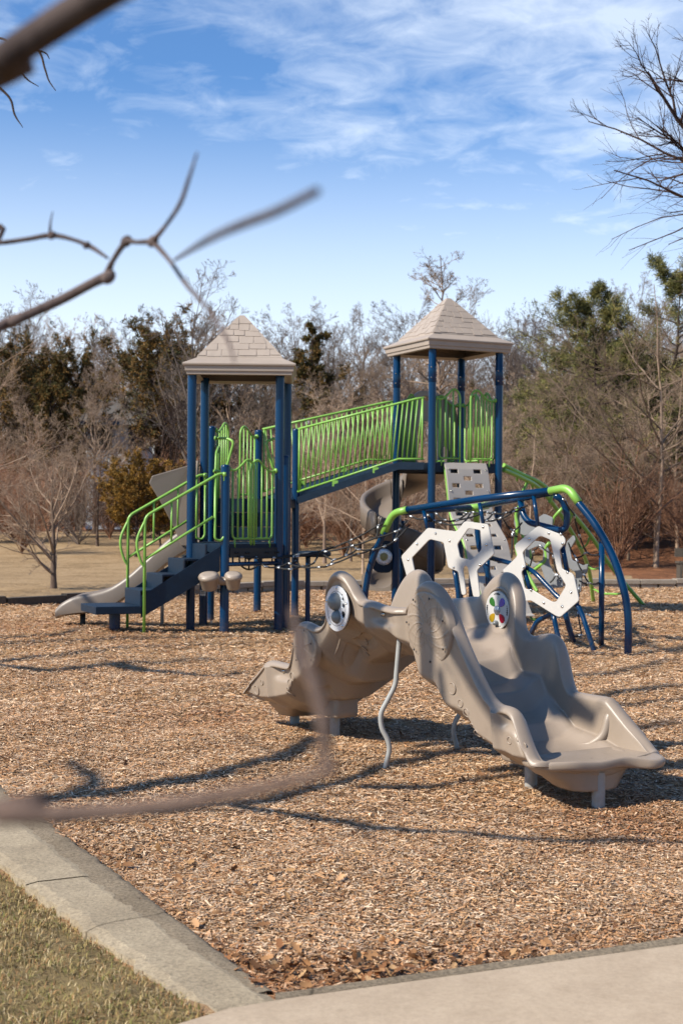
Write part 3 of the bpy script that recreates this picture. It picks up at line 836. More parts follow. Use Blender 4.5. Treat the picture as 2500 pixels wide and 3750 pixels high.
# ------------------------------------------------------------------ bridge between the towers
BR = thing('bridge', (.2, 22.3, 1.9), 'sloping navy bridge with lime green railings linking the two roofed towers', 'bridge')
wk = MB()
n0, n1, f0, f1 = Vector((P4.x + .03, P4.y - .06)), Vector((F2.x - .12, F2.y + .0)), Vector((P3.x + .06, P3.y)), Vector((L2.x - .05, L2.y + .0))
Z0, Z1 = 1.87, 2.42
for a_, b_ in ((n0, n1), (f0, f1)):
    dv = (b_ - a_); L = dv.length; dv /= L; px_ = Vector((-dv.y, dv.x)) * .012
    tt = [0, .80, 1.0]; zz = [Z0, Z1, Z1]
    V = []
    for sgn in (-1, 1):
        for t_, z_ in zip(tt, zz):
            q = a_ + dv * L * t_ + px_ * sgn
            V += [(q.x, q.y, z_), (q.x, q.y, z_ - .115)]
    wk.add(V, [(0, 1, 3, 2), (2, 3, 5, 4), (6, 8, 9, 7), (8, 10, 11, 9), (0, 2, 8, 6), (2, 4, 10, 8), (1, 7, 9, 3), (3, 9, 11, 5), (0, 6, 7, 1), (4, 5, 11, 10)], False)
link('side_beam', wk, 'navy', BR)
tr = MB()
for i in range(16):
    t0, t1 = i / 16 + .002, (i + 1) / 16 - .002
    zf = lambda t: Z0 + (Z1 - Z0) * min(1, t / .8) - .012
    a0, a1, b0, b1 = n0.lerp(n1, t0), n0.lerp(n1, t1), f0.lerp(f1, t0), f0.lerp(f1, t1)
    V = [(a0.x, a0.y, zf(t0)), (a1.x, a1.y, zf(t1)), (b1.x, b1.y, zf(t1)), (b0.x, b0.y, zf(t0))]
    tr.add(V + [(x, y, z - .03) for x, y, z in V], [(0, 1, 2, 3), (7, 6, 5, 4), (0, 4, 5, 1), (1, 5, 6, 2), (2, 6, 7, 3), (3, 7, 4, 0)], False)
link('walkway', tr, 'navy', BR)
for (a_, b_, lean, zt0, zt1, zb0, zb1) in ((n0, n1, .085, 2.93, 3.40, 1.95, 2.47), (f0, f1, -.085, 2.95, 3.42, 1.95, 2.49)):
    rl = MB(); L = (b_ - a_).length; dv = (b_ - a_) / L
    zt = lambda t: interp([0, .93, 1], [zt0, zt1, zt1 + .02], t); zb = lambda t: interp([0, .8, 1], [zb0, zb1, zb1], t)
    Q = lambda t, z: Vector((a_.x + dv.x * L * t, a_.y + dv.y * L * t, z))
    rl.tube([Q(0, zt(0)), Q(.5, zt(.5)), Q(.93, zt(.93)), Q(1, zt(1))], .018, 8)
    rl.tube([Q(0, zb(0)), Q(.8, zb(.8)), Q(1, zb(1))], .016, 8)
    nb = 25
    for k in range(nb):
        t = (k + .6) / nb * .96 + .02; l_ = lean / L * .5
        rl.tube([Q(t - l_, zb(t - l_)), Q(min(1, t + l_), zt(min(1, t + l_)))], .0105, 6)
    for t in (.012, .985): rl.tube([Q(t, zb(t)), Q(t, zt(t))], .016, 8)
    for t in (.3, .62): rl.box(Q(t, zb(t) - .06), .09, .02, .09)
    link('railing', rl, 'green', BR)

# ------------------------------------------------------------------ perforated climbing ramp on the right tower
CR = thing('climbing_ramp', (2.3, 21.5, 0), 'wavy white sheet climbing ramp with rows of hand holes below the right tower', 'climbing ramp')
prr = smoothcurve([0, .04, .10, .15, .19, .28, .48, .64, .72, .78, .93, 1.10, 1.18, 1.25, 1.38], [2.42, 2.36, 2.16, 1.94, 1.74, 1.56, 1.37, 1.22, 1.06, .92, .72, .56, .42, .3, .12])
rr_ = np.linspace(0, 1.45, 400); zz_ = prr(rr_); sl_ = np.concatenate([[0], np.cumsum(np.hypot(np.diff(rr_), np.diff(zz_)))])
Ltot = sl_[-1]; mid0 = F2 + E1 * .58; outd = Vector((s25, -c25)); WR = .76
def ramp_pt(u, s, off=0.):
    r_ = np.interp(s, sl_, rr_); z_ = np.interp(s, sl_, zz_)
    r2, z2 = np.interp(min(s + .02, Ltot), sl_, rr_), np.interp(min(s + .02, Ltot), sl_, zz_)
    t_ = Vector((r2 - r_, z2 - z_)); t_ = t_.normalized() if t_.length > 1e-6 else Vector((1, 0)); nn = Vector((-t_.y, t_.x))
    q = mid0 + E1 * u + outd * (.02 + r_ + nn.x * off * -1 * -1)
    return Vector((q.x, q.y, z_ + nn.y * off))
holes = []; row = 0; s = .12
while s < Ltot - .1:
    us = (-.24, .17) if row % 2 == 0 else (-.02,)
    if row % 2 == 1: us = (-.02,)
    for u in us: holes.append((u - .055, u + .075, s, s + .062))
    s += .115; row += 1
ub = sorted({-WR / 2, WR / 2} | {round(h[0], 4) for h in holes} | {round(h[1], 4) for h in holes})
sb = sorted({0, Ltot} | {round(h[2], 4) for h in holes} | {round(h[3], 4) for h in holes})
rm = MB(); idx = {}
def vid(i, j):
    if (i, j) not in idx: idx[(i, j)] = len(rm.v); rm.v.append(tuple(ramp_pt(ub[i], sb[j]))); rm.n += 1
    return idx[(i, j)]
for i in range(len(ub) - 1):
    for j in range(len(sb) - 1):
        um, sm_ = (ub[i] + ub[i + 1]) / 2, (sb[j] + sb[j + 1]) / 2
        if any(h[0] < um < h[1] and h[2] < sm_ < h[3] for h in holes): continue
        rm.f.append((vid(i, j), vid(i + 1, j), vid(i + 1, j + 1), vid(i, j + 1))); rm.sm.append(False)
ro = link('sheet', rm, 'greysheet', CR)
sol = ro.modifiers.new('thick', 'SOLIDIFY'); sol.thickness = .02; sol.offset = 0
bv = ro.modifiers.new('bevel', 'BEVEL'); bv.width = .008; bv.segments = 2; bv.limit_method = 'ANGLE'; bv.angle_limit = R(50)
for u in (-.36, .37):
    e = MB(); e.tube([ramp_pt(u, s_, -.05) for s_ in np.linspace(.02, Ltot, 40)], .02, 8); link('support_tube', e, 'green', CR)
for s_ in (.12, .47, .95, 1.4, 1.85):
    for u in (-.33, .33):
        bt = MB(); p = ramp_pt(u, s_, .012); bt.lathe([(.013, 0), (.012, .006), (.001, .01)], p, outd.to_3d() + Vector((0, 0, .5)), 8)
        link('bolt', bt, 'bolt', CR)
for u in (-.3, .3):
    lg = MB(); p = ramp_pt(u, Ltot * .62, -.06); lg.tube([(p.x, p.y, -.1), p], .035, 10); link('leg', lg, 'blue', CR)

# ------------------------------------------------------------------ spiral slide behind the right tower
SS = thing('slide', (1.05, 24.3, 0), 'grey moulded spiral slide curling down behind the right tower', 'slide', 'moulded plastic slides')
ctrS = Vector((1.02, 24.0)); rho = .38
def helix(s):                      # s in metres of turn: first straight out of the deck, then the spiral
    if s < .45: return Vector((1.40, 23.45 + .55 * s / .45)), Vector((0, 1))
    th = (s - .45) / rho
    return ctrS + Vector((math.cos(th), math.sin(th))) * rho, Vector((-math.sin(th), math.cos(th)))
SMAX = .45 + rho * R(520)
zh = smoothcurve([0, .45, 1.0, 1.6, 2.2, 2.8, 3.3, SMAX], [2.38, 2.24, 1.95, 1.55, 1.10, .74, .52, .36])
def cS(s, a, b):
    p, t_ = helix(s); nn = Vector((t_.y, -t_.x)); q = p + nn * a
    return Vector((q.x, q.y, b))
for s0, s1 in ((0, 1.15), (1.16, 1.95), (1.96, 2.85), (2.86, SMAX)):
    st = np.linspace(s0, s1, 22)
    link('chute', trough(st, zh, lambda s: zh(s) + .34 - .12 * max(0, (s - 2.9)), lambda s: .27, cS, under=.05), 'slideplastic', SS)
    if s0 > 0:                                                   # flanged joint with its bolts
        fj = MB(); G = []
        p0 = [(-.36, .36), (-.36, .05), (-.25, -.08), (0, -.1), (.25, -.08), (.36, .05), (.36, .36)]
        for ds in (-.03, .03):
            G.append([cS(s0 + ds, a, float(zh(s0)) + b) for a, b in p0])
        fj.grid(G); jo = link('flange', fj, 'slideplastic', SS); so2 = jo.modifiers.new('t', 'SOLIDIFY'); so2.thickness = .03
hl = fillet2([(-.55, 0), (.55, 0), (.55, .85), (.48, 1.08), (.30, 1.12), (.16, 1.24), (-.16, 1.24), (-.30, 1.12), (-.48, 1.08), (-.55, .85)], .06)
slot = fillet2([(-.14, 1.08), (.14, 1.08), (.1, 1.15), (-.1, 1.15)], .03)
mm = (L2 + B2) / 2 + E2 * .06
arch = fillet2([(-.2, .05), (.2, .05), (.2, .62), (.12, .74), (-.12, .74), (-.2, .62)], .06)
me = xform(sheet([hl, slot, arch], .07, .014), lambda p: Vector((mm.x + E1.x * p.x - E2.x * p.z, mm.y + E1.y * p.x - E2.y * p.z, ZR - .02 + p.y)))
link('hood', me, 'roof', SS)
pl = MB(); pl.tube([(ctrS.x, ctrS.y, -.1), (ctrS.x, ctrS.y, 1.5)], .05, 12); link('post', pl, 'blue', SS)

# ------------------------------------------------------------------ lime arch ladder on the far right of the tower
AL = thing('arch_ladder', (4.2, 24.6, 0), 'lime green arched loop ladder curving down from the right tower', 'climber')
fa, fb = gnd(1478 * 1.5944, 1391 * 1.5944), gnd(1363 * 1.5944, 1381 * 1.5944)
far_ = [at(1842, 1703, 23.0), at(1905, 1735, 23.3), at(1985, 1775, 23.7), at(2075, 1860, 24.2), at(2160, 1960, 24.7), at(2240, 2080, 25.2), Vector((fa.x, fa.y, 0)) + Vector((.1, .1, -.1))]
near_ = [at(1842, 1720, 22.6), at(1905, 1748, 23.0), at(1975, 1790, 23.6), at(2055, 1890, 24.4), at(2120, 2000, 25.2), at(2155, 2090, 26.), Vector((fb.x, fb.y, 0)) + Vector((.02, .1, -.1))]
fs, ns = spline(far_, 10), spline(near_, 10)
for P_ in (fs, ns):
    e = MB(); e.tube(P_, .036, 10); link('side_rail', e, 'green', AL)
for i in (8, 16, 24, 32, 40, 48, 55):
    if i >= len(fs): continue
    a, b = fs[i], ns[i]; m1, m2 = a.lerp(b, .28) + Vector((0, 0, -.10)), a.lerp(b, .72) + Vector((0, 0, -.10))
    e = MB(); e.tube(fillet([a, m1, m2, b], .05), .02, 8); link('rung', e, 'green', AL)
e = MB(); e.tube(fillet([ns[14], ns[14] + Vector((-.15, -.1, -.3)), ns[14] + Vector((-.16, -.1, -.75)), ns[14] + Vector((.05, -.1, -1.2)), ns[14] + Vector((-.1, -.1, -1.9))], .1), .026, 8); link('rung', e, 'green', AL)

# ------------------------------------------------------------------ little round play table by the net
PT = thing('play_table', (-.30, 20.2, 0), 'small round dark play table on a single blue post under the rope net', 'play table')
q = gnd(1128, 2290); post('leg', (-.47, 20.2), 1.0, PT, r=.036, cap=False)
tb = MB(); tb.lathe([(.001, 1.0), (.2, 1.0), (.235, 1.02), (.24, 1.06), (.215, 1.08), (.001, 1.085)], (-.38, 20.2, 0), n=30); link('table_top', tb, 'navy', PT)
# ------------------------------------------------------------------ blue arch climber with white panels
AA, AB_ = Vector((.56, 19.6)), Vector((3.36, 16.65))              # feet of the front arch; its vertical plane runs between them
def on_plane(px, py, off=0.):
    t, b = ray(px, py); d = AB_ - AA
    nv = Vector((d.y, -d.x)).normalized(); nv = nv if nv.y < 0 else -nv
    A = AA + nv * off
    s = (A.y * t - A.x) / (d.x - t * d.y)
    y = A.y + d.y * s
    return Vector((t * y, y, EYE - b * y))
AC = thing('arch_climber', (2.0, 18.2, 0), 'blue arch climber with white hexagon sheet panels and a rope net top', 'climbing frame')
Z6 = lambda x, y: (1300 + x * .7015, 1650 + y * .7015)
def arc_tube(name, pts, r, m, n=12, parent=AC):
    e = MB(); e.tube(pts, r, n); return link(name, e, m, parent)
lf = spline([on_plane(1338, 2160), on_plane(1352, 2085), on_plane(1378, 2010), on_plane(1410, 1945)], 8)
lf = [on_plane(1330, 2225) + Vector((0, 0, -.6)), on_plane(1332, 2220)] + lf
arc_tube('arch_leg', lf, .045, 'blue')
arc_tube('elbow', fillet([on_plane(1403, 1955), on_plane(1437, 1880), on_plane(1492, 1866)], .16, 8), .050, 'green')
arc_tube('top_rail', [on_plane(1488, 1867), on_plane(1760, 1826), on_plane(2018, 1797)], .045, 'blue')
arc_tube('elbow', fillet([on_plane(2012, 1798), on_plane(2078, 1785), on_plane(2118, 1842)], .14, 8), .050, 'green')
rf = spline([on_plane(2112, 1836), on_plane(2180, 1925), on_plane(2245, 2045), on_plane(2287, 2180), on_plane(2299, 2290), on_plane(2297, 2400)], 8)
rf[-1].z = -.1
arc_tube('arch_leg', rf, .0455, 'blue')
vp = gnd(1380 * 1.5944, 1482 * 1.5944); tp = at(2198, 1965, 17.75)
arc_tube('leg', [(vp.x, vp.y, -.1), (vp.x - .005, vp.y, 1.3)], .036, 'blue')
# rear triangle: two top tubes meeting at a green coupling over the third leg
D3 = 20.0
cpl = at(1742, 1858, D3)
eL, eR = on_plane(1470, 1876), on_plane(2035, 1800)
arc_tube('top_rail', [eL, eL.lerp(cpl, .92)], .042, 'blue')
arc_tube('top_rail', [eR, eR.lerp(cpl, .9)], .042, 'blue')
arc_tube('elbow', [at(1698, 1864, D3), cpl, at(1788, 1850, D3)], .052, 'green')
arc_tube('elbow', [cpl, at(1744, 1912, D3 + .15)], .046, 'green')
arc_tube('arch_leg', spline([at(1744, 1910, D3 + .15), at(1752, 1990, D3 + .1), at(1775, 2070, D3), at(1800, 2150, D3 - .05), at(1815, 2260, D3 - .1), at(1818, 2330, D3)], 6), .040, 'blue')
# front panels, traced in the plane of the arch
PO = .05
def panel(name, outer, holes, label=None, off=PO, m='white', th=.019, r=.035, r2=.03, plane=None):
    pl = plane or (lambda x, y: on_plane(x, y, off))
    o0 = pl(*outer[0]); ex = Vector((AB_.x - AA.x, AB_.y - AA.y, 0)).normalized(); ez = Vector((0, 0, 1)); en = ex.cross(ez)
    to2 = lambda q: ((pl(*q) - o0).dot(ex), (pl(*q) - o0).dot(ez))
    loops = [fillet2([to2(q) for q in outer], r)] + [fillet2([to2(q) for q in h], r2) for h in holes]
    me = xform(sheet(loops, th, .004), lambda p: o0 + ex * p.x + ez * p.y + en * p.z)
    ob = link(name, me, m, AC)
    if label: ob['label'] = label
    return ob, ex, en
Q1 = lambda x, y: (1450 + x * .2551, 1880 + y * .2551)
outer = [Q1(*p) for p in [(455, 208), (850, 258), (890, 240), (985, 112), (1310, 155), (1330, 190), (1402, 560), (1400, 590), (1160, 815), (1205, 1180), (1185, 1230), (1110, 1200), (1030, 770), (1000, 750), (970, 775), (960, 820), (1008, 1165), (945, 1175), (895, 850), (880, 830), (765, 785), (745, 750), (685, 425), (660, 410), (500, 372), (470, 385), (235, 630), (232, 660), (262, 800), (310, 1010), (345, 1090), (250, 1120), (195, 1040), (80, 630), (90, 600)]]
hole = [Q1(*p) for p in [(1040, 212), (1215, 240), (1228, 520), (1085, 665), (920, 640), (878, 445)]]
po, ex_, en_ = panel('climbing_panel', outer, [hole], 'left hanging white sheet panel of joined hexagons')
Q2 = lambda x, y: (1800 + x * .2551, 1880 + y * .2551)
outer2 = [Q2(*p) for p in [(665, 180), (1010, 310), (1055, 370), (1055, 430), (968, 525), (1010, 800), (1150, 860), (1180, 900), (1257, 1250), (985, 1488), (930, 1475), (560, 1245), (480, 1260), (300, 1000), (165, 830), (165, 810), (345, 640), (370, 600), (330, 480), (345, 440)]]
hole2 = [Q2(*p) for p in [(710, 325), (840, 375), (940, 820), (1062, 1020), (1055, 1060), (925, 1270), (865, 1270), (580, 1095), (480, 1085), (425, 840), (490, 770), (445, 570), (460, 540), (670, 340)]]
po2, _, _ = panel('climbing_panel', outer2, [hole2], 'right hanging white sheet panel with one long cut-out')
for o_, pts in ((po, [Q1(*p) for p in [(567, 287), (300, 440), (172, 665), (765, 395), (825, 775), (1245, 195), (1293, 450), (1200, 738)]]),
                (po2, [Q2(*p) for p in [(815, 285), (537, 367), (1013, 435), (455, 775), (1083, 845), (563, 1103), (1135, 1132), (745, 1285), (1007, 1335), (990, 300)]])):
    for q in pts:
        c = on_plane(*q, PO + .010); b = MB(); b.lathe([(.018, 0), (.017, .007), (.009, .013), (.001, .014)], c, en_ if en_.y < 0 else -en_, 10)
        link('bolt', b, 'bolt', o_)
# short hangers and the struts below
for a, b in ((Z6(357, 315), Z6(378, 410)), (Z6(648, 275), Z6(668, 380)), (Z6(930, 235), Z6(953, 395))):
    arc_tube('hanger', [on_plane(*a, .0), on_plane(*b, .02)], .026, 'blue', 10)
def strut(pts, r=.030, off=-.02, m='blue', rr=.12): return arc_tube('strut', fillet([on_plane(*Z6(*p[:2]), off if len(p) < 3 else p[2]) for p in pts], rr), r, m, 10)
def grounded(o): return o
strut([(515, 610), (535, 720), (556, 1075)], .032)
strut([(705, 560, -.1), (800, 585, -.1), (900, 612, -.05), (940, 640, 0), (1070, 780, 0), (1160, 805, 0), (1185, 860, 0), (1264, 1105, .1)], .031)
strut([(1030, 840), (1052, 950), (1090, 1105)], .032)
strut([(1090, 830, -.45), (1108, 900, -.5), (1138, 1000, -.55)], .036)
strut([(1075, 835, -.3), (1020, 855, -.3), (945, 890, -.3), (915, 960, -.3)], .031)
strut([(1036, 1030, -.02), (1078, 1036, -.02)], .026)
strut([(872, 600), (915, 735)], .030)
strut([(1078, 490), (1106, 640)], .032)
lpx = [at(*Z6(1040, 232), 17.9), at(*Z6(1085, 262), 17.9), at(*Z6(1106, 335), 17.9), at(*Z6(1100, 400), 17.9), at(*Z6(1075, 418), 17.9), at(*Z6(905, 375), 18.3), at(*Z6(875, 335), 18.4), at(*Z6(862, 262), 18.5)]
arc_tube('loop_bar', fillet(lpx, .12), .042, 'blue')
strut([(690, 570, -.7), (690, 650, -.7), (720, 1000, -.7)], .036)
# shaded grey panels on the far faces, with a lime tube bent round one of them
def deep(d0, d1, x0, x1): return lambda x, y: at(x, y, lerp(d0, d1, (x - x0) / (x1 - x0)))
g1 = [Z6(*p) for p in [(835, 290), (870, 280), (905, 390), (1000, 345), (1030, 385), (1000, 440), (960, 455), (880, 500), (850, 440), (832, 380)]]
pl1 = deep(20.2, 19.4, 1880, 2030)
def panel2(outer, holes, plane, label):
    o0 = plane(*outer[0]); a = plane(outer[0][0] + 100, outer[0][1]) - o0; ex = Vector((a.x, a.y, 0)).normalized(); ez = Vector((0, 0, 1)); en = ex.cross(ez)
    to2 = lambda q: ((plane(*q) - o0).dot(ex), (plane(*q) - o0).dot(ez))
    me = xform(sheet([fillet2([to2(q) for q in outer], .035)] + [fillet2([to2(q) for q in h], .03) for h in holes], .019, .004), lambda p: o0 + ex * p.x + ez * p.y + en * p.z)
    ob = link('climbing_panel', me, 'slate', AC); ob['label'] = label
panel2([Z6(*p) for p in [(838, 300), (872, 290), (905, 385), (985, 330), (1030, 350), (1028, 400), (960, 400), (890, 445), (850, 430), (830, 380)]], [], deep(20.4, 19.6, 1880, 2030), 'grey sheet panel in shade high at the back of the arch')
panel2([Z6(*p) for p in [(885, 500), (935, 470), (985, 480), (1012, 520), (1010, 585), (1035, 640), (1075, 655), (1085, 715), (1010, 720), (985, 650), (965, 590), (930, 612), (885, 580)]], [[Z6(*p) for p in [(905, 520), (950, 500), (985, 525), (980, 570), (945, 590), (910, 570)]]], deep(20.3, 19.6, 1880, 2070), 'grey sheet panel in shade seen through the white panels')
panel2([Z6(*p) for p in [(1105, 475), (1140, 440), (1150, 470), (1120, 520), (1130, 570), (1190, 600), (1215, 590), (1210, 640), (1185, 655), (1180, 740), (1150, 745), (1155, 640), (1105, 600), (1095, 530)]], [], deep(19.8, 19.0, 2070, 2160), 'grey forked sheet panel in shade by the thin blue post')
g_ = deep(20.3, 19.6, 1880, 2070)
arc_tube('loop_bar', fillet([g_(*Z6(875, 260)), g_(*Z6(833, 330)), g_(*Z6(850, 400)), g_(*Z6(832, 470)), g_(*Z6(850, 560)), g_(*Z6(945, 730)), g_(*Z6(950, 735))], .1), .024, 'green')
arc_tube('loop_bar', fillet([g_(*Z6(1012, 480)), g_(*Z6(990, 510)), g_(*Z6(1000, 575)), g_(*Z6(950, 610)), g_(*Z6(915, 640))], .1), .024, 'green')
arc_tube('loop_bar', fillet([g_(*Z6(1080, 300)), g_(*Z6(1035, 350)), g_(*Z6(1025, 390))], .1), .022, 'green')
# ropes: net across the top, strands down the right-hand side
rope_me = {}
def rope(pts, r=.0125, sag=0., parent=AC, name='rope'):
    P = [Vector(p) for p in pts]
    if sag and len(P) == 2: P = [P[0], P[0].lerp(P[1], .5) - Vector((0, 0, sag)), P[1]]
    e = MB(); e.tube(spline(P, 6) if len(P) > 2 else P, r, 7); return link(name, e, 'rope', parent, recalc=False)
def clamp(p, dirn, parent=AC, L=.055, r=.0155):
    d = Vector(dirn); d = d.normalized() if d.length > 1e-6 else Vector((1, 0, 0))
    e = MB(); p = Vector(p); e.tube([p - d * L / 2, p - d * L * .36, p + d * L * .36, p + d * L / 2], [r * .75, r, r, r * .75], 8)
    return link('rope_clamp', e, 'alu', parent, recalc=False)
def net(P, edges, parent=AC, r=.0125, sag=.02):
    for a, b in edges:
        rope([P[a], P[b]], r, sag, parent)
        d = P[b] - P[a]; L = d.length
        for t in ((.1, .9) if L > .9 else (.12,)): clamp(P[a] + d * t - Vector((0, 0, sag * 4 * t * (1 - t))), d, parent)
S7 = lambda x, y: (1380 + x * .3954, 1850 + y * .3954)
N = {}
for k, (x, y, t) in {'a': (300, 95, .0), 'b': (440, 130, .12), 'c': (515, 140, .3), 'd': (620, 130, .35), 'e': (705, 145, .3), 'f': (840, 70, .5), 'g': (720, 40, .55), 'h': (560, 155, .1), 'i': (780, 180, .05), 'j': (870, 60, .6), 'k': (1010, 60, .55), 'l': (1080, 62, .5), 'm': (1180, 72, .35), 'n': (1270, 25, .3), 'o': (1390, 0, .2), 'p': (1000, 140, .2), 'q': (1120, 125, .1), 'r': (1255, 60, .12), 's': (1340, 20, .1), 'u': (470, 80, .02), 'v': (540, 65, .45)}.items():
    px, py = S7(x, y); f = on_plane(px, py); b = at(px, py, lerp(f.y, 20.0, 1)); N[k] = at(px, py, lerp(f.y, max(f.y + .2, 19.9), t))
net(N, ['ab', 'bc', 'cd', 'de', 'ef', 'fg', 'ch', 'hi', 'jk', 'kl', 'lm', 'mn', 'no', 'lp', 'pq', 'qr', 'rs', 'qm', 'uc', 'vd', 'ek', 'ji'])
Rr = {}
for k, (x, y, d) in {'a': (1080, 240, 17.6), 'b': (1140, 330, 18.), 'c': (1165, 430, 18.4), 'd': (1205, 530, 18.6), 'e': (1265, 545, 17.75), 'f': (1150, 560, 18.8), 'g': (1190, 640, 18.7), 'h': (1220, 690, 18.5), 'i': (1268, 690, 17.75), 'j': (1170, 680, 18.9), 'k': (1110, 480, 18.8), 'l': (1160, 830, 18.3), 'm': (1180, 960, 17.9), 'n': (1130, 965, 17.9), 'o': (1215, 855, 18.), 'p': (1275, 870, 17.75), 'q': (1168, 700, 18.6), 'r': (1145, 830, 18.4), 's': (960, 490, 19.3), 't': (930, 520, 19.4), 'u': (912, 600, 19.5), 'v': (1030, 540, 19.2), 'w': (1050, 640, 19.2), 'x': (1070, 680, 19.1), 'y': (1015, 690, 19.2), 'z': (820, 420, 19.3), 'A': (770, 355, 19.2), 'B': (815, 560, 19.2), 'C': (870, 375, 19.2), 'D': (845, 450, 19.2)}.items(): Rr[k] = at(*Z6(x, y), d)
net(Rr, ['ab', 'bc', 'cd', 'de', 'df', 'fk', 'fg', 'gh', 'hi', 'hj', 'ql', 'lm', 'mn', 'op', 'or', 'st', 'tu', 'sv', 'vw', 'wx', 'wy', 'zA', 'zB', 'zC', 'zD'], r=.011)

# ------------------------------------------------------------------ rope net bridge from the left tower to the arch
NB = thing('rope_bridge', (0, 19.4, .9), 'sagging black rope net with silver clamps between left tower and blue arch', 'rope net')
Z8 = lambda x, y: (1000 + x * .3189, 1900 + y * .3189)
Z7 = lambda x, y: (600 + x * .3508, 1500 + y * .3508)
def nodes(dct, tr):
    o = {}
    for k, (x, y, d) in dct.items(): o[k] = at(*tr(x, y), d)
    return o
A_ = nodes({'a': (770, 1535, 19.1), 'b': (1120, 1545, 19.4), 'c': (1350, 1530, 19.6), 'd': (960, 1530, 19.3), 'e': (1050, 1635, 19.2), 'f': (1180, 1645, 19.25), 'g': (1300, 1600, 19.35), 'h': (1380, 1590, 19.6), 'i': (1320, 1665, 19.1), 'j': (1430, 1640, 19.3), 'k': (1130, 1520, 19.6), 'l': (1360, 1518, 19.8)}, Z7)
A_.update(nodes({'m': (250, 412, 19.9), 'n': (535, 375, 20.0), 'o': (855, 262, 19.9), 'p': (1205, 75, 19.6), 'q': (1265, 45, 19.45), 'r': (237, 437, 19.7), 's': (570, 380, 19.8), 't': (870, 320, 19.7), 'u': (1190, 212, 19.5), 'v': (310, 550, 19.3), 'w': (465, 510, 19.4), 'x': (685, 470, 19.4), 'y': (825, 425, 19.4), 'z': (965, 350, 19.5), 'A': (1130, 352, 19.5), 'B': (195, 577, 19.1), 'C': (555, 553, 19.1), 'D': (640, 530, 19.2), 'E': (950, 405, 19.2), 'F': (1260, 320, 19.3), 'G': (1390, 255, 19.4), 'H': (1440, 130, 19.5), 'I': (1530, 20, 19.6), 'J': (1560, 70, 19.5), 'K': (1190, 215, 19.5)}, Z8))
net(A_, ['kl', 'lm', 'mn', 'no', 'op', 'pq', 'ab', 'bc', 'cr', 'rs', 'st', 'tu', 'pu', 'de', 'ef', 'fg', 'gh', 'hr', 'fi', 'iB', 'Bv', 'gv', 'mv', 'vw', 'wn', 'nx', 'xD', 'DC', 'Cv', 'xy', 'yt', 'yz', 'zA', 'zo', 'DE', 'EA', 'AF', 'FG', 'GH', 'HI', 'GJ', 'HK'], parent=NB, sag=.012)
# ------------------------------------------------------------------ taupe moulded crawl-through climber
CC = Vector((.55, 9.44)); CU, CV = Vector((.515, -.857)), Vector((.857, .515))
def cw(u, v, z): q = CC + CU * u + CV * v; return Vector((q.x, q.y, z))
CL = thing('crawl_climber', (CC.x, CC.y, 0), 'large taupe moulded crawl climber with lobed walls on grey posts', 'crawl climber')
ZNP = [(-2.02, .255), (-1.94, .258), (-1.84, .262), (-1.76, .275), (-1.71, .30), (-1.66, .338), (-1.56, .41), (-1.48, .475), (-1.42, .525), (-1.37, .55), (-1.2, .55), (-1.06, .555), (-1.01, .60), (-.97, .68), (-.93, .775), (-.88, .84), (-.82, .872), (-.76, .88), (-.69, .87), (-.63, .855), (-.585, .865), (-.55, .92), (-.51, 1.03), (-.46, 1.13), (-.39, 1.21), (-.29, 1.25), (-.20, 1.225), (-.135, 1.165), (-.085, 1.105), (-.035, 1.075), (.05, 1.07), (.20, 1.05), (.38, 1.045), (.47, 1.065), (.53, 1.105), (.60, 1.17), (.67, 1.215), (.74, 1.228), (.81, 1.205), (.87, 1.145), (.925, 1.06), (.975, .965), (1.03, .875), (1.10, .78), (1.17, .69), (1.26, .60), (1.35, .56), (1.44, .555), (1.50, .548), (1.55, .52), (1.60, .455), (1.655, .368), (1.71, .30), (1.76, .275), (1.82, .265), (1.88, .262), (2.02, .255)]
zN = smoothcurve([p[0] for p in ZNP], [p[1] for p in ZNP])
def zf0(u):
    a = abs(u)
    return float(np.interp(a, [0, .24, .34, .52, .60, .78, .86, 1.04, 1.14, 1.34, 1.5, 1.7, 1.82, 2.05], [.80, .80, .76, .70, .56, .53, .41, .375, .285, .255, .225, .22, .238, .25]))
lobes = [(-.76, .10), (-.29, .15), (.74, .14)]
def vN(u):                                                     # half-width of the near wall at its rim: each lobe bulges out
    w = .40 + .02 * math.cos(u * 2.2)
    for c, a in lobes: w += .045 * math.exp(-((u - c) / .17) ** 2)
    for c in (-.545, .42): w -= .045 * math.exp(-((u - c) / .05) ** 2)
    e = max(0, abs(u) - 1.62); w += .02 * min(1, max(0, abs(u) - 1.3) / .3)
    return w - .30 * e * e / .16 * .42
RIDGE = (-1.36, .05, 1.36)
SCOOP = (-1.22, .16, 1.47)
DENTS = [(-.30, .27, .085, .055), (-.53, .22, .085, .055), (-.93, .22, .08, .05)]
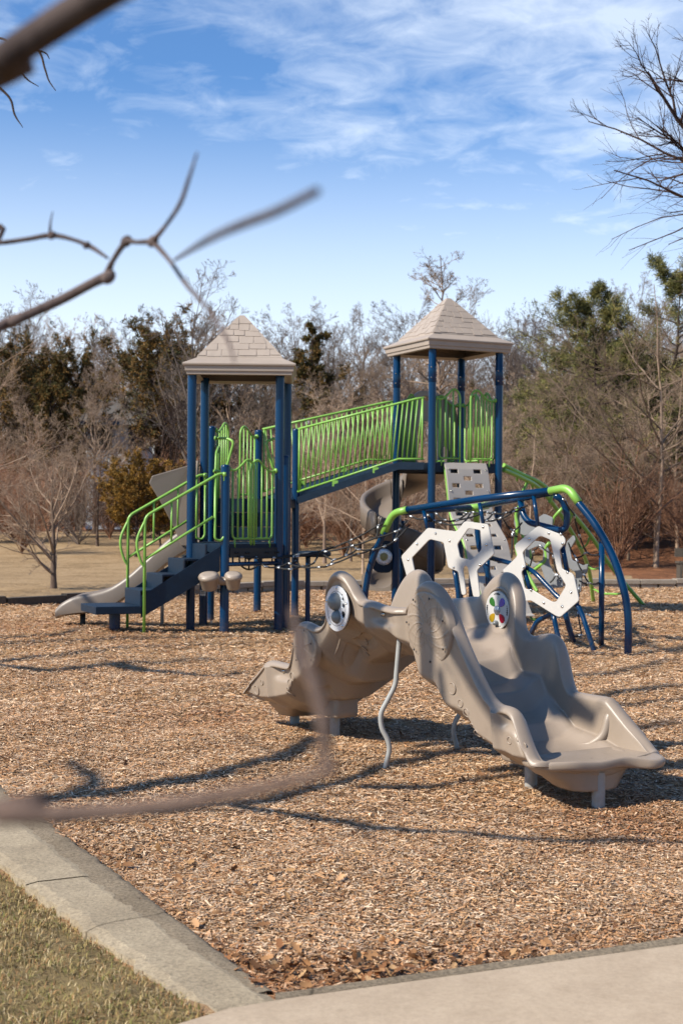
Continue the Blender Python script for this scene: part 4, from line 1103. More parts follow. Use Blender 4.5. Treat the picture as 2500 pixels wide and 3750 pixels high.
def half_profile(u, side):
    """inner points floor->rim and outer points rim->belly for one wall; side -1 near, +1 far (the far wall is the near wall turned 180 degrees)"""
    uu = u if side < 0 else -u
    zr, w, zf = float(zN(uu)), vN(uu), zf0(u)
    zr = max(zr, zf + .025); H = zr - zf
    th = .052 if H > .15 else .04
    inn = [(.12, zf - .004), (.20, zf), (.255, zf + .02), (.30, zf + min(.07, H * .4))]
    w_in = w - .035
    fl_k = math.exp(-((uu + .29) / .19) ** 6) if side > 0 else 0.
    for t in (.22, .28, .35, .45, .62, .78, .9):
        x = lerp(.325, w_in, t ** .62); z_ = max(zf + .03, zf + H * t)
        x = lerp(x, w_in - .012, fl_k * min(1, max(0, (z_ - .845) / .03))); inn.append((x, z_))
    top = [(w - .03, zr - .016), (w - .008, zr), (w + .022, zr + .002), (w + th + .006, zr - .014), (w + th + .010, zr - .045)]
    bot = zf - float(np.interp(abs(u), [1.35, 1.5, 1.68, 1.80], [.10, .08, .05, .03]))
    out = []
    rg = sum(math.exp(-((uu - r) / .036) ** 2) for r in RIDGE) * .036
    Ho = zr - bot
    hc = min(Ho * .8, float(np.interp(uu, [-1.9, -1.1, -.6, -.3, .05, .45, 1.0, 1.9], [.10, .15, .26, .30, .20, .20, .20, .10])))
    rg = sum(math.exp(-((uu - r) / .036) ** 2) for r in RIDGE) * .036
    Ho = zr - bot
    ts = float(np.interp(uu, [-1.9, -1.0, -.62, -.5, -.05, .06, .45, .55, .95, 1.1, 1.9], [.3, .3, .35, .22, .22, .62, .62, .50, .45, .3, .3]))
    pw = float(np.interp(uu, [-1.9, -.6, -.45, -.05, .1, 1.9], [1.4, 1.4, 1.15, 1.15, 1.5, 1.5]))
    for t in [float(q) for q in np.linspace(.1, .975, 44)]:
        # outside falls straight from the rim, then tucks under as a belly
        z = zr - Ho * t
        x = (w + th) * (1 - .10 * t) * (1 - .74 * (1 - min(1., (z - bot) / hc)) ** 1.25)
        sc = sum((1 / (1 + math.exp(-(uu - c + .055) / .012))) * (1 / (1 + math.exp((uu - c - .13) / .03))) for c in SCOOP)
        dz = zr - z
        x -= .034 * sc * (1 / (1 + math.exp((dz - .115) / .008)))
        # shallow round recess for the activity panel on the eye lobe
        rr = math.hypot(uu + .29, z - 1.0); x -= .022 / (1 + math.exp((rr - .18) / .012))
        if side < 0 and z < zf + .03:
            for du, dx_, ru, rx in DENTS:
                z += .055 / (1 + math.exp((math.hypot((uu - du) / ru, (x - dx_) / rx) - 1) / .14))
        out.append((x + rg * (1 if t < .9 else .5), z))
    out.append(((w + th) * .22, bot - .006))
    return inn, top, out
def section(u):
    L, R_ = [], []
    for sd_, dst in ((-1, L), (1, R_)):
        i, t, o = half_profile(u, sd_); dst += [(sd_ * x, z) for x, z in i + t + o]
    ring = [(0, zf0(u) - .006)] + R_ + [(0, zf0(u) - float(np.interp(abs(u), [1.35, 1.5, 1.68, 1.80], [.10, .08, .05, .03])) - .008)] + L[::-1]
    e = max(0., abs(u) - 1.42); sg = 1 if u > 0 else -1
    return [cw(u + sg * (v * sg) * .22 * min(e, .45), v, z) for v, z in ring]
def shell(u0, u1, name, cap0=True, cap1=True):
    n = max(8, int(abs(u1 - u0) / .014)); us_ = np.linspace(u0, u1, n); G = [section(float(u)) for u in us_]
    G = [r + r[:1] for r in G]; mb = MB(); mb.grid(G)
    K = len(G[0])
    for fl_, row, u, sg in ((cap0, G[0], u0, -1), (cap1, G[-1], u1, 1)):
        if not fl_: continue
        c = Vector((0, 0, 0))
        for p in row[:-1]: c += p
        c /= (K - 1)
        prev = row[:-1]
        for k, (s_, e) in enumerate(((.985, .020), (.93, .042), (.8, .052))):
            nxt = []
            for p in row[:-1]:
                q = c + (p - c) * s_; q = Vector((p.x, p.y, p.z)).lerp(q, 1); q.z = p.z + (c.z - p.z) * (1 - s_)
                nxt.append(q + CU.to_3d() * sg * e)
            mb.grid([prev + prev[:1], nxt + nxt[:1]]); prev = nxt
        mb.add(prev + [c + CU.to_3d() * sg * .052], [(i, (i + 1) % (K - 1), K - 1) for i in range(K - 1)])
    me = mb.mesh(name); bm = bmesh.new(); bm.from_mesh(me); bmesh.ops.remove_doubles(bm, verts=bm.verts, dist=.0004); bm.to_mesh(me); bm.free()
    for p in me.polygons: p.use_smooth = True
    o = link(name, me, 'taupe', CL)
    ss = o.modifiers.new('sub', 'SUBSURF'); ss.levels = 1; ss.render_levels = 1
    return o
seatA = shell(-1.72, -1.352, 'seat', True, False); trA = shell(-1.352, .0, 'trough', False, False)
trB = shell(.0, 1.352, 'trough', False, False); seatB = shell(1.352, 1.72, 'seat', False, True)
# mounting blocks under both troughs and the stepped keels under the seats
for sg in (-1, 1):
    b = MB(); G = []
    for z, k in ((.27, 1.), (.20, 1.), (.165, .98), (.155, .9), (.154, .01)):
        G.append([cw(sg * 1.14 + x * k, y * k, z if z < .25 else zf0(1.14 + sg * x) - .045) for x, y in fillet2([(-.19, -.10), (.19, -.10), (.19, .10), (-.19, .10)], .05)])
    G = [r + r[:1] for r in G]; b.grid(G); link('mount_block', b, 'taupe', CL, bevel=.0)
    b = MB(); G = []
    for z, k in ((.225, 1.), (.205, .97), (.165, .84), (.158, .78), (.112, .62), (.10, .56), (.098, .01)):
        G.append([cw(sg * (1.575 + .19 * (1 - k) + x * k), y * k, z) for x, y in fillet2([(-.22, -.27), (.10, -.29), (.19, -.16), (.19, .18), (.10, .29), (-.22, .27)], .09, 6)])
    G = [r + r[:1] for r in G]; b.grid(G); link('keel', b, 'taupe', seatA if sg < 0 else seatB)
    lipo = fillet2([(1.50, -.37), (1.62, -.405), (1.73, -.385), (1.82, -.25), (1.845, -.02), (1.855, .13), (1.93, .25), (1.92, .345), (1.80, .39), (1.62, .395), (1.50, .37)], .09, 7)
    cu_, cv_ = 1.68, 0.
    b = MB(); G = []
    for k, z in ((.02, .246), (.5, .247), (.8, .252), (.93, .262), (.975, .262), (.995, .254), (1.0, .242), (.997, .228), (.975, .215), (.92, .208), (.80, .205), (.02, .20)):
        row = []
        for (x, y) in lipo:
            dz = .010 * math.sin(y * 17) * max(0, (k - .7) / .3) * max(0, (x - 1.7) / .2)
            row.append(cw(sg * (cu_ + (x - cu_) * k), sg * (cv_ + (y - cv_) * k), z + dz + .020))
        G.append(row + row[:1])
    b.grid(G); link('lip', b, 'taupe', seatA if sg < 0 else seatB)
    b = MB(); b.tube(spline([cw(sg * 1.41, sg * .395, .51), cw(sg * 1.41, sg * .36, .42), cw(sg * 1.40, sg * .33, .33), cw(sg * 1.35, sg * .28, .275), cw(sg * 1.28, sg * .22, .262)], 6), list(np.interp(np.linspace(0, 1, 25), [0, .2, .7, 1], [.012, .03, .028, .008])), 10); link('moulded_rib', b, 'taupe', seatA if sg < 0 else seatB)
    for u in (1.14, 1.74):
        q = cw(sg * u, 0, 0); e = MB(); e.lathe([(.0375, hz(q.x, q.y) - .12), (.0375, .20)], (q.x, q.y, 0), n=18); link('leg', e, 'steel', CL)
# wavy grey poles under the middle
for sg in (-1, 1):
    rel = [(0, .82), (.0, .70), (.03, .58), (.035, .5), (.0, .40), (-.055, .30), (-.07, .22), (-.02, .10), (-.015, .02), (-.03, -.1)]
    rel = [(.045, .86), (.035, .74), (.025, .62), (.015, .54), (-.03, .45), (-.075, .36), (-.07, .27), (-.03, .19), (-.02, .12), (-.045, .02), (-.06, -.1)]
    pts = [cw(.17 * -sg * 1.0 + .02 + (-sg) * r_ * .5, sg * .40 + r_ * .8, z) for r_, z in rel] if False else None
    base = CC + CV * (sg * .425) + CU * (-sg * .20)
    pts = [Vector((base.x + r_ * .95 * (1 if sg < 0 else -1) + (.045 if sg < 0 else -.045), base.y - r_ * .1, z)) for r_, z in rel]
    e = MB(); e.tube(spline(pts, 5), .0165, 10); link('wavy_pole', e, 'steel', CL)
# shell-pattern discs on the outside of the walls
def disc(uc, zc, rad, sd_, name, tilt, style, parent, lift=.0):
    uu = uc; w = vN(uc if sd_ < 0 else -uc) + .018 + lift
    ex = (CU.to_3d() + CV.to_3d() * 0).normalized(); nn = (CV.to_3d() * sd_ + Vector((0, 0, tilt))).normalized(); ez = nn.cross(ex).normalized()
    if ez.z < 0: ez = -ez
    c = cw(uc, sd_ * w, zc)
    G = []; nr, na = 46, 144
    for i in range(nr + 1):
        r_ = rad * i / nr; row = []
        for k in range(na):
            a = 2 * PI * k / na; t = i / nr
            h = .016 + .012 * (1 - t * t)
            if t > .95: h = lerp(h, -.03, ((t - .95) / .05) ** 2)
            if style == 'swirl' and .16 < t < .93:
                ph = (a + 1.1 * (1 - t) ** 1.3) * 13 / (2 * PI); q = abs(ph - round(ph)); h += .0065 * math.exp(-(q / .035) ** 2)
                ph = (a - 1.6 * (1 - t)) * 13 / (2 * PI); q = abs(ph - round(ph)); h += .005 * math.exp(-(q / .05) ** 2) * (.5 + .5 * math.sin(t * 90))
            if style == 'web' and t < .94:
                ph = (a + .5 * math.sin(t * 2.5)) * 7 / (2 * PI); q = abs(ph - round(ph)) * t; h += .0045 * math.exp(-(q / .028) ** 2)
                ph2 = t * 9 + .5 * math.floor(ph); q = abs(ph2 - round(ph2)); h += .003 * math.exp(-(q / .12) ** 2)
            row.append(c + ex * math.cos(a) * r_ + ez * math.sin(a) * r_ + nn * h)
        G.append(row + row[:1])
    b = MB(); b.grid(G); o = link(name, b, 'taupe', parent)
    for k in range(7):
        a = 2 * PI * (k + .35) / 7; p = c + ex * math.cos(a) * rad * .86 + ez * math.sin(a) * rad * .86 + nn * .033
        e = MB(); e.lathe([(.007, 0), (.007, .003), (.001, .004)], p, nn, 8); link('plug', e, 'dark', o)
    return o
disc(.738, .945, .232, -1, 'shell_disc', -.12, 'swirl', trB, -.004); disc(-.758, .70, .155, -1, 'shell_disc', -.10, 'web', trA, .0)
disc(-.738, .945, .232, 1, 'shell_disc', -.12, 'swirl', trA, -.005); disc(.758, .70, .155, 1, 'shell_disc', -.10, 'web', trB)
# bubble panel on the outside of the near eye lobe
def frame_at(uc, zc, sd_, v):
    return cw(uc, v, zc), CU.to_3d(), Vector((0, 0, 1)), CV.to_3d() * sd_
def flat(loops, th, c, ex, ez, nn, bev=.002): return xform(sheet(loops, th, bev), lambda p: c + ex * p.x + ez * p.y + nn * p.z)
circ = lambda r_, n=40, cx_=0, cy_=0, sy=1.: [(cx_ + r_ * math.cos(t), cy_ + r_ * sy * math.sin(t)) for t in np.linspace(0, 2 * PI, n + 1)[:-1]]
c, ex, ez, nn = frame_at(-.29, 1.0, -1, -(vN(-.29) + .034))
bp_ = link('bubble_panel', flat([circ(.152), circ(.022, 16, .085, -.035), circ(.016, 14, .088, .022), circ(.011, 12, .08, .065), circ(.007, 10, .07, .092)], .012, c, ex, ez, nn), 'disc', trA)
bk = MB(); bk.lathe([(.15, -.012), (.001, -.012)], c, nn, 32); link('backing', bk, 'dark', bp_)
rg = MB(); rg.tube([c + ex * math.cos(a) * .116 + ez * math.sin(a) * .116 + nn * .006 for a in np.linspace(0, 2 * PI, 49)[:-1]], .0016, 6, closed=True); link('seam_ring', rg, 'dark', bp_)
for (x, y, r_) in ((-.005, .045, .062), (.01, -.055, .046)):
    e = MB(); p = c + ex * x + ez * y; e.lathe([(r_ * math.cos(t), r_ * 1.0 * math.sin(t)) for t in np.linspace(-.1, PI / 2, 14)], p, nn, 30); link('dome', e, 'dome', bp_)
for k in range(5):
    a = PI / 2 + k * 2 * PI / 5; e = MB(); e.lathe([(.0095, .004), (.009, .009), (.001, .013)], c + ex * math.cos(a) * .135 + ez * math.sin(a) * .135, nn, 10); link('bolt', e, 'bolt', bp_)
# colour wheel let into the far eye lobe, seen from the inside
c, ex, ez, nn = frame_at(.29, 1.0, -1, vN(-.29) - .068)
rim_ = MB(); rim_.lathe([(.158, -.012), (.152, .004), (.142, .006), (.134, -.004), (.130, -.02)], c - nn * .01, nn, 44); link('rim', rim_, 'taupe', trB)
def petal(a0): return [(math.cos(a0) * x - math.sin(a0) * y, math.sin(a0) * x + math.cos(a0) * y) for x, y in [(.032, 0), (.05, .017), (.075, .027), (.093, .025), (.104, .011), (.104, -.011), (.093, -.025), (.075, -.027), (.05, -.017)]]
pets = [fillet2(petal(PI / 4 + k * PI / 2), .01, 3) for k in range(4)]
dots = []
for k in range(4):
    for j, rr_ in ((-.22, .006), (-.09, .0075), (.04, .006), (.17, .005), (.3, .004)):
        a = k * PI / 2 + j; dots.append(circ(rr_, 10, .108 * math.cos(a), .108 * math.sin(a)))
wp = link('color_wheel', flat([circ(.126)], .012, c, ex, ez, nn), 'white', trB)
for k, mn in enumerate(('petal_blue', 'petal_green', 'petal_yellow', 'petal_red')):
    link('window', flat([pets[k]], .006, c + nn * .0062, ex, ez, nn, .001), mn, wp)
for lp_ in dots:
    link('peg_hole', flat([lp_], .004, c + nn * .0058, ex, ez, nn, .0005), 'dark', wp)
e = MB(); e.lathe([(.03, .004), (.03, .012), (.024, .016), (.008, .018), (.001, .02)], c, nn, 20); link('hub', e, 'alu', wp)
e = MB(); e.lathe([(.016, 0), (.018, .02), (.012, .034), (.001, .038)], c + ez * -.085 + ex * .0, nn, 14); link('knob', e, 'dome', wp)
# carriage bolts in the scoops, on both walls
for sd_ in (-1, 1):
    for s_ in SCOOP:
        u = s_ + .02 if sd_ < 0 else -s_ - .02
        zc = float(zN(s_ + .02)) - .06
        w = vN(s_) + .052 - .036
        e = MB(); nn2 = CV.to_3d() * sd_
        e.lathe([(.017, -.004), (.017, .004), (.009, .005), (.009, .012), (.001, .016)], cw(u, sd_ * w, zc), nn2, 14); link('bolt', e, 'bolt', trA if u < 0 else trB)
# moulded bubble rings scattered on the skin
def ringlet(u, z, r_, sd_=-1, parent=trA, dv=.0):
    inn, top, out = half_profile(u, sd_); xs = [p[0] for p in out][::-1]; zs = [p[1] for p in out][::-1]
    G = lambda zz: float(np.interp(zz, zs, xs))
    e = MB(); e.tube([cw(u + r_ * math.cos(a), sd_ * (G(z + r_ * math.sin(a)) + .001), z + r_ * math.sin(a)) for a in np.linspace(0, 2 * PI, 25)[:-1]], .0035, 6, closed=True)
    link('bubble_ring', e, 'taupe', parent)
for a_ in ((-.36, .77, .03), (-.40, .71, .018), (-.43, .67, .012), (-1.02, .47, .03), (-1.07, .42, .024), (-1.1, .37, .014), (-1.12, .33, .02), (-1.55, .315, .034), (-1.47, .38, .018), (-1.63, .275, .013)): ringlet(*a_, parent=trA if a_[0] > -1.35 else seatA)
for a_ in ((.93, .60, .034), (1.0, .52, .022), (1.05, .47, .026), (1.1, .40, .014), (1.14, .36, .02), (1.2, .33, .012), (1.48, .37, .02), (1.56, .40, .02), (1.62, .36, .018)): ringlet(*a_, parent=trB if a_[0] < 1.35 else seatB)
for (u, v, r_) in ((1.50, -.02, .035), (1.55, .1, .022), (1.46, .16, .028)):
    e = MB(); e.tube([cw(u + r_ * math.cos(a), v + r_ * math.sin(a), zf0(u) + .001) for a in np.linspace(0, 2 * PI, 25)[:-1]], .0035, 6, closed=True); link('bubble_ring', e, 'taupe', seatB)
# ------------------------------------------------------------------ trees
def barkmat(name, a, b_, sc=9.):
    m, g, b = newmat(name)
    tc = g.n('ShaderNodeTexCoord'); mp = g.n('ShaderNodeMapping'); mp.inputs['Scale'].default_value = (1, 1, .25); g.l(tc.outputs['Object'], mp.inputs[0])
    n1 = g.n('ShaderNodeTexNoise', i_Scale=sc, i_Detail=8., i_Roughness=.7); g.l(mp.outputs[0], n1.inputs['Vector'])
    oi = g.n('ShaderNodeObjectInfo')
    c = ramp(g, n1.outputs[0], [(.3, lin(a)), (.7, lin(b_))])
    v = g.n('ShaderNodeMapRange', i_3=.6, i_4=1.25); g.l(oi.outputs['Random'], v.inputs[0])
    c = mix(g, 1., c, v.outputs[0], 'MULTIPLY')
    g.l(c, b.inputs['Base Color']); b.inputs['Roughness'].default_value = .9; b.inputs['Specular IOR Level'].default_value = .2
    bp = g.n('ShaderNodeBump', i_Strength=.7, i_Distance=.01); g.l(n1.outputs[0], bp.inputs['Height']); g.l(bp.outputs[0], b.inputs['Normal'])
    return m
M['bark'] = barkmat('grey_brown_bark', '#5b4a3f', '#8a7668')
M['bark_dark'] = barkmat('dark_bark', '#2e2420', '#4d3f38')
M['twig_grey'] = barkmat('grey_twigs', '#5c5049', '#887a6f')
M['twig_pale'] = barkmat('pale_tan_twigs', '#7f6c5c', '#ab927c')
M['twig_red'] = barkmat('reddish_twigs', '#6f4f3e', '#9c765d')
M['twig_dark'] = barkmat('dark_twigs', '#3a2c28', '#56443d')
M['twig_near'] = barkmat('brown_near_twig', '#4a3b34', '#6c5a50', 30.)
M['bark_near'] = barkmat('smooth_purple_grey_bark', '#473b39', '#6f605b', 30.)
def foliage(name):
    m, g, b = newmat(name)
    a = g.n('ShaderNodeAttribute', attribute_name='tint')
    g.l(a.outputs['Color'], b.inputs['Base Color']); b.inputs['Roughness'].default_value = .75; b.inputs['Specular IOR Level'].default_value = .25
    return m
M['needles'] = foliage('needle_sprays')

class Br:
    """branches of one order as arrays: P (n,K,3) points, R (n,K) radii"""
    def __init__(s, P, R_): s.P = P; s.R = R_
def tubes_np(levels):
    VS, FS, o = [], [], 0
    for br, sides in levels:
        P, R_ = br.P, br.R; n, K, _ = P.shape
        T = np.gradient(P, axis=1); T /= np.linalg.norm(T, axis=2, keepdims=True) + 1e-9
        ref = np.where(np.abs(T[:, :1, 2:3]) > .9, np.array([1., 0, 0]), np.array([0, 0, 1.]))
        N = np.cross(T, ref); N /= np.linalg.norm(N, axis=2, keepdims=True) + 1e-9
        B = np.cross(T, N); a = np.arange(sides) * 2 * PI / sides
        ring = P[:, :, None, :] + R_[:, :, None, None] * (N[:, :, None, :] * np.cos(a)[None, None, :, None] + B[:, :, None, :] * np.sin(a)[None, None, :, None])
        V = ring.reshape(-1, 3)
        b, k, s_ = np.meshgrid(np.arange(n), np.arange(K - 1), np.arange(sides), indexing='ij'); s2 = (s_ + 1) % sides
        i0 = (b * K + k) * sides
        F = np.stack([i0 + s_, i0 + s2, i0 + sides + s2, i0 + sides + s_], -1).reshape(-1, 4)
        VS.append(V); FS.append(F + o); o += len(V)
    return np.concatenate(VS), np.concatenate(FS)
def grow(rg, par, per, t0, t1, ang, length, K, r0, rtip, up=.0, wander=.25, lenpow=1., tipdir=None):
    """children on parent branches; length is relative to the parent length"""
    n, KP, _ = par.P.shape; N = n * per
    t = rg.uniform(t0, t1, N) * (KP - 1); i = np.minimum(t.astype(int), KP - 2); f = (t - i)[:, None]
    pid = np.repeat(np.arange(n), per)
    A, B = par.P[pid, i], par.P[pid, i + 1]; org = A + (B - A) * f
    T = B - A; T /= np.linalg.norm(T, axis=1, keepdims=True) + 1e-9
    plen = np.linalg.norm(np.diff(par.P, axis=1), axis=2).sum(1)[pid]
    pr = par.R[pid, i] * (1 - f[:, 0]) + par.R[pid, i + 1] * f[:, 0]
    rnd = rg.normal(0, 1, (N, 3)); rnd -= T * (rnd * T).sum(1, keepdims=True); rnd /= np.linalg.norm(rnd, axis=1, keepdims=True) + 1e-9
    a = rg.normal(ang, .16, N)[:, None]
    D = T * np.cos(a) + rnd * np.sin(a)
    frac = t / (KP - 1)
    L = plen * length * rg.uniform(.6, 1.25, N) * (1.15 - frac * .75 * lenpow)
    pts = [org]; d = D.copy()
    for k in range(K - 1):
        d = d + rg.normal(0, wander, (N, 3)) * .5 + np.array([0, 0, up]) / (K - 1)
        d /= np.linalg.norm(d, axis=1, keepdims=True) + 1e-9
        pts.append(pts[-1] + d * (L / (K - 1))[:, None])
    P = np.stack(pts, 1); rs = np.linspace(1, rtip, K)[None, :] * np.minimum(pr * .75, np.maximum(r0 * rg.uniform(.7, 1.2, N), .0))[:, None]
    return Br(P, rs)
def trunk_br(rg, H, r, lean=.05, K=9, top=.12, wander=.05):
    z = np.linspace(0, 1, K); w = np.cumsum(rg.normal(0, wander, (K, 2)), 0) * H * .25 * z[:, None]
    P = np.stack([w[:, 0] + lean * H * z ** 1.5, w[:, 1], z * H - .15], 1)[None]
    R_ = (r * (1 - (1 - top) * z ** .8))[None]; R_[0, 0] *= 1.25
    return Br(P, R_)
TREES = {}
def proto(kind, trunk, crown): TREES[kind] = (trunk, crown)
def bare(kind, seed, H, r, n1=16, a1=.75, l1=.55, up1=.5, n2=9, n3=7, n4=4, tw=.0042, lo=.25, lean=.03, wander=.3, bark='bark', twig='twig_grey'):
    rg = np.random.default_rng(seed)
    t = trunk_br(rg, H, r, lean)
    b1 = grow(rg, t, n1, lo, .98, a1, l1, 8, r * .45, .18, up1, wander * .6, .8)
    b2 = grow(rg, b1, n2, .2, 1., .7, .5, 6, r * .17, .25, .25, wander)
    b3 = grow(rg, b2, n3, .15, 1., .65, .55, 5, r * .07, .35, .15, wander)
    b4 = grow(rg, b3, n4, .15, 1., .6, .6, 4, tw, .5, .1, wander) if n4 else None
    V, F = tubes_np([(t, 8)]); tm = np_mesh('trunk', V, F, smooth=True); tm.materials.append(M[bark])
    lv = [(b1, 5), (b2, 4), (b3, 3)] + ([(b4, 3)] if n4 else [])
    for b in (b3, b4):
        if b is not None: b.R = np.maximum(b.R, tw * .6)
    V, F = tubes_np(lv); cm = np_mesh('crown', V, F, smooth=True); cm.materials.append(M[twig])
    proto(kind, tm, cm)
def sprays(rg, C, D, n, L, W, cols, spread=.9, tri=True):
    """n leaf-like slivers round every centre C (m,3) leaning along D"""
    m = len(C); c = np.repeat(C, n, 0); d = np.repeat(D, n, 0) + rg.normal(0, spread, (m * n, 3)); d /= np.linalg.norm(d, axis=1, keepdims=True) + 1e-9
    s = np.cross(d, rg.normal(0, 1, (m * n, 3))); s /= np.linalg.norm(s, axis=1, keepdims=True) + 1e-9
    l_ = (L * rg.uniform(.5, 1.3, m * n))[:, None]; w = (W * rg.uniform(.6, 1.3, m * n))[:, None]
    c = c + rg.normal(0, L * .35, (m * n, 3))
    V = np.stack([c - s * w * .3, c + d * l_ * .5 - s * w, c + d * l_, c + d * l_ * .5 + s * w], 1).reshape(-1, 3)
    F = np.arange(m * n * 4).reshape(-1, 4)
    ci = np.repeat(rg.integers(0, len(cols), m), n); sw = rg.random(m * n) < .35; ci[sw] = rg.integers(0, len(cols), sw.sum())
    return V, F, cols[ci] * rg.uniform(.75, 1.25, m * n)[:, None]
def evergreen(kind, seed, H, r, cols, n1, rad, shape, a1=1.35, up1=.25, lo=.12, n2=7, per=3, sl=11, L=.20, W=.035, bark='bark_dark'):
    rg = np.random.default_rng(seed); cols = np.array([lin(c) for c in cols])
    t = trunk_br(rg, H, r, .02, K=11, top=.06)
    b1 = grow(rg, t, n1, lo, .985, a1, rad / H, 7, r * .3, .2, up1, .22, 0.)
    # limb length follows the crown outline
    z0 = b1.P[:, 0, 2] / H
    k = np.array([shape(float(z)) for z in z0]) * rg.uniform(.55, 1.2, n1)
    b1.P = b1.P[:, :1] + (b1.P - b1.P[:, :1]) * k[:, None, None]
    b2 = grow(rg, b1, n2, .3, 1., .75, .42, 5, r * .08, .3, .35, .3)
    C = np.concatenate([b2.P[:, j] for j in (1, 2, 3, 4)] + [b1.P[:, j] for j in (4, 5, 6)] + [t.P[0, -3:]]); D = np.concatenate([b2.P[:, j] - b2.P[:, j - 1] for j in (1, 2, 3, 4)] + [b1.P[:, j] - b1.P[:, j - 1] for j in (4, 5, 6)] + [np.tile([[0, 0, .3]], (3, 1))])
    D /= np.linalg.norm(D, axis=1, keepdims=True) + 1e-9
    keep = rg.random(len(C)) < .9; C, D = C[keep], D[keep]
    V, F, c = sprays(rg, C, D, sl, L, W, cols)
    tv, tf = tubes_np([(t, 7), (b1, 4), (b2, 3)]); tm = np_mesh('trunk', tv, tf, smooth=True); tm.materials.append(M[bark])
    cm = np_mesh('crown', V, F, c); cm.materials.append(M['needles'])
    proto(kind, tm, cm)
bare('a', 1, 9.5, .15, 15, .65, .50, .5, 8, 7, 4, tw=.0095)
bare('b', 2, 9.0, .13, 17, .8, .46, .7, 8, 7, 4, lean=-.04, tw=.0095, twig='twig_pale')
bare('c', 3, 10.5, .17, 15, .55, .5, .4, 8, 7, 4, tw=.0095, lo=.3, twig='twig_grey')
bare('d', 4, 8.2, .11, 18, .9, .5, .5, 8, 7, 4, tw=.009, lo=.12, twig='twig_pale')
bare('e', 5, 8.8, .12, 15, .6, .55, .6, 8, 7, 4, tw=.0095, twig='twig_dark', bark='bark_dark')
bare('larch', 6, 13., .17, 46, 1.2, .26, .3, 8, 5, 3, tw=.0095, lo=.2, wander=.2, twig='twig_pale')
bare('lawn', 7, 2.9, .085, 18, .85, .75, .6, 8, 7, 4, tw=.0034, lo=.14, twig='twig_pale')
bare('edge', 8, 8.5, .075, 18, 1.05, .62, .15, 10, 8, 4, tw=.0038, lo=.1, wander=.28, twig='twig_pale', bark='twig_pale')
bare('big', 9, 15., .24, 22, .85, .50, .55, 13, 10, 7, tw=.0038, lo=.2, wander=.3, twig='twig_dark', bark='bark_dark')
def shrub(kind, seed, H, n, twig):
    rg = np.random.default_rng(seed)
    t = Br(np.stack([np.zeros((1, 4)), np.zeros((1, 4)), np.linspace(-.1, .25, 4)[None]], 2), np.full((1, 4), .03))
    b1 = grow(rg, t, n, .3, 1., .55, H / .35 * .8, 7, .016, .3, .15, .28, 0.)
    b2 = grow(rg, b1, 7, .2, 1., .55, .5, 5, .009, .5, .2, .3); b3 = grow(rg, b2, 5, .1, 1., .55, .6, 4, .007, .6, .15, .3)
    b3.R = np.maximum(b3.R, .0045)
    V, F = tubes_np([(t, 5), (b1, 4)]); tm = np_mesh('stems', V, F, smooth=True); tm.materials.append(M[twig])
    V, F = tubes_np([(b2, 3), (b3, 3)]); cm = np_mesh('twigs', V, F, smooth=True); cm.materials.append(M[twig])
    proto(kind, tm, cm)
shrub('s1', 21, 2.6, 30, 'twig_red'); shrub('s2', 22, 2.2, 34, 'twig_red'); shrub('s3', 23, 2.8, 28, 'twig_grey')
CED = ['#5c4826', '#6e5228', '#454020', '#7d5c2c', '#38381d', '#5f4520', '#4d4626']
cone = lambda p, b: (lambda z: b * max(.12, (1 - z) ** p) + .05)
evergreen('cedar', 31, 9.6, .16, CED, 52, 2.6, lambda z: .35 + .9 * math.sin(PI * min(1, max(0, (z - .15) / .95)) ** .8), a1=1.0, up1=.7, lo=.28, L=.17, W=.026, n2=6, sl=20)
evergreen('cedar2', 32, 10.2, .16, CED, 48, 2.4, lambda z: .3 + .95 * math.sin(PI * min(1, max(0, (z - .25) / .9)) ** .9), a1=1.05, up1=.6, lo=.35, L=.17, W=.026, n2=6, sl=20)
evergreen('spire', 33, 11.2, .16, ['#544a26', '#63491f', '#3d3a1c', '#75562a', '#45401f'], 64, 2.4, lambda z: 1.25 * (1 - z) ** .75 + .12, a1=1.1, up1=.6, lo=.15, L=.17, W=.026, n2=6, sl=20)
evergreen('bushcedar', 34, 3.6, .08, ['#6f5220', '#805c22', '#554420', '#8c6826', '#634c1e'], 60, 1.75, lambda z: .35 + .9 * math.sin(PI * min(1, max(0, (z - .05))) ** .75), a1=1.05, up1=.45, lo=.2, L=.10, W=.018, n2=7, sl=24)
PIN = ['#6b673c', '#595732', '#787340', '#414526', '#857a44', '#5f5f33']
evergreen('pine', 35, 12.5, .2, PIN, 92, 4.4, lambda z: 1.15 * (1 - z) ** .7 + .1, a1=1.3, up1=.45, lo=.12, L=.26, W=.016, n2=8, sl=24, bark='bark_dark')
evergreen('pine2', 36, 13.5, .22, PIN, 88, 4.8, lambda z: .35 + .8 * math.sin(PI * min(1, .1 + z) ** 1.1), a1=1.35, up1=.35, lo=.15, L=.26, W=.016, n2=8, sl=24, bark='bark_dark')

def plant(kind, name, x, y, rz, s, label, cat, group=None, parts=('trunk', 'crown'), sz=None):
    r_ = thing(name, (x, y, hz(x, y) - .02), label, cat, group)
    r_.rotation_euler = (0, 0, rz); r_.scale = (s, s, sz or s)
    for pn, me in zip(parts, TREES[kind]):
        o = bpy.data.objects.new(pn, me); COL.objects.link(o); o.parent = r_
    return r_
rt = random.Random(5)
def X(px, d): return (px - CXP) / FPX * d
def wood(kind, px, d, s, label=None, cat='tree', group=None, name='bare_tree', sz=None, parts=('trunk', 'crown'), rz=None):
    return plant(kind, name, X(px, d), d, rt.uniform(0, 6.28) if rz is None else rz, s, label, cat, group, parts, sz)
GB, LB = 'bare trees of the wood', 'leafless tree in the tangled winter wood behind the playground'
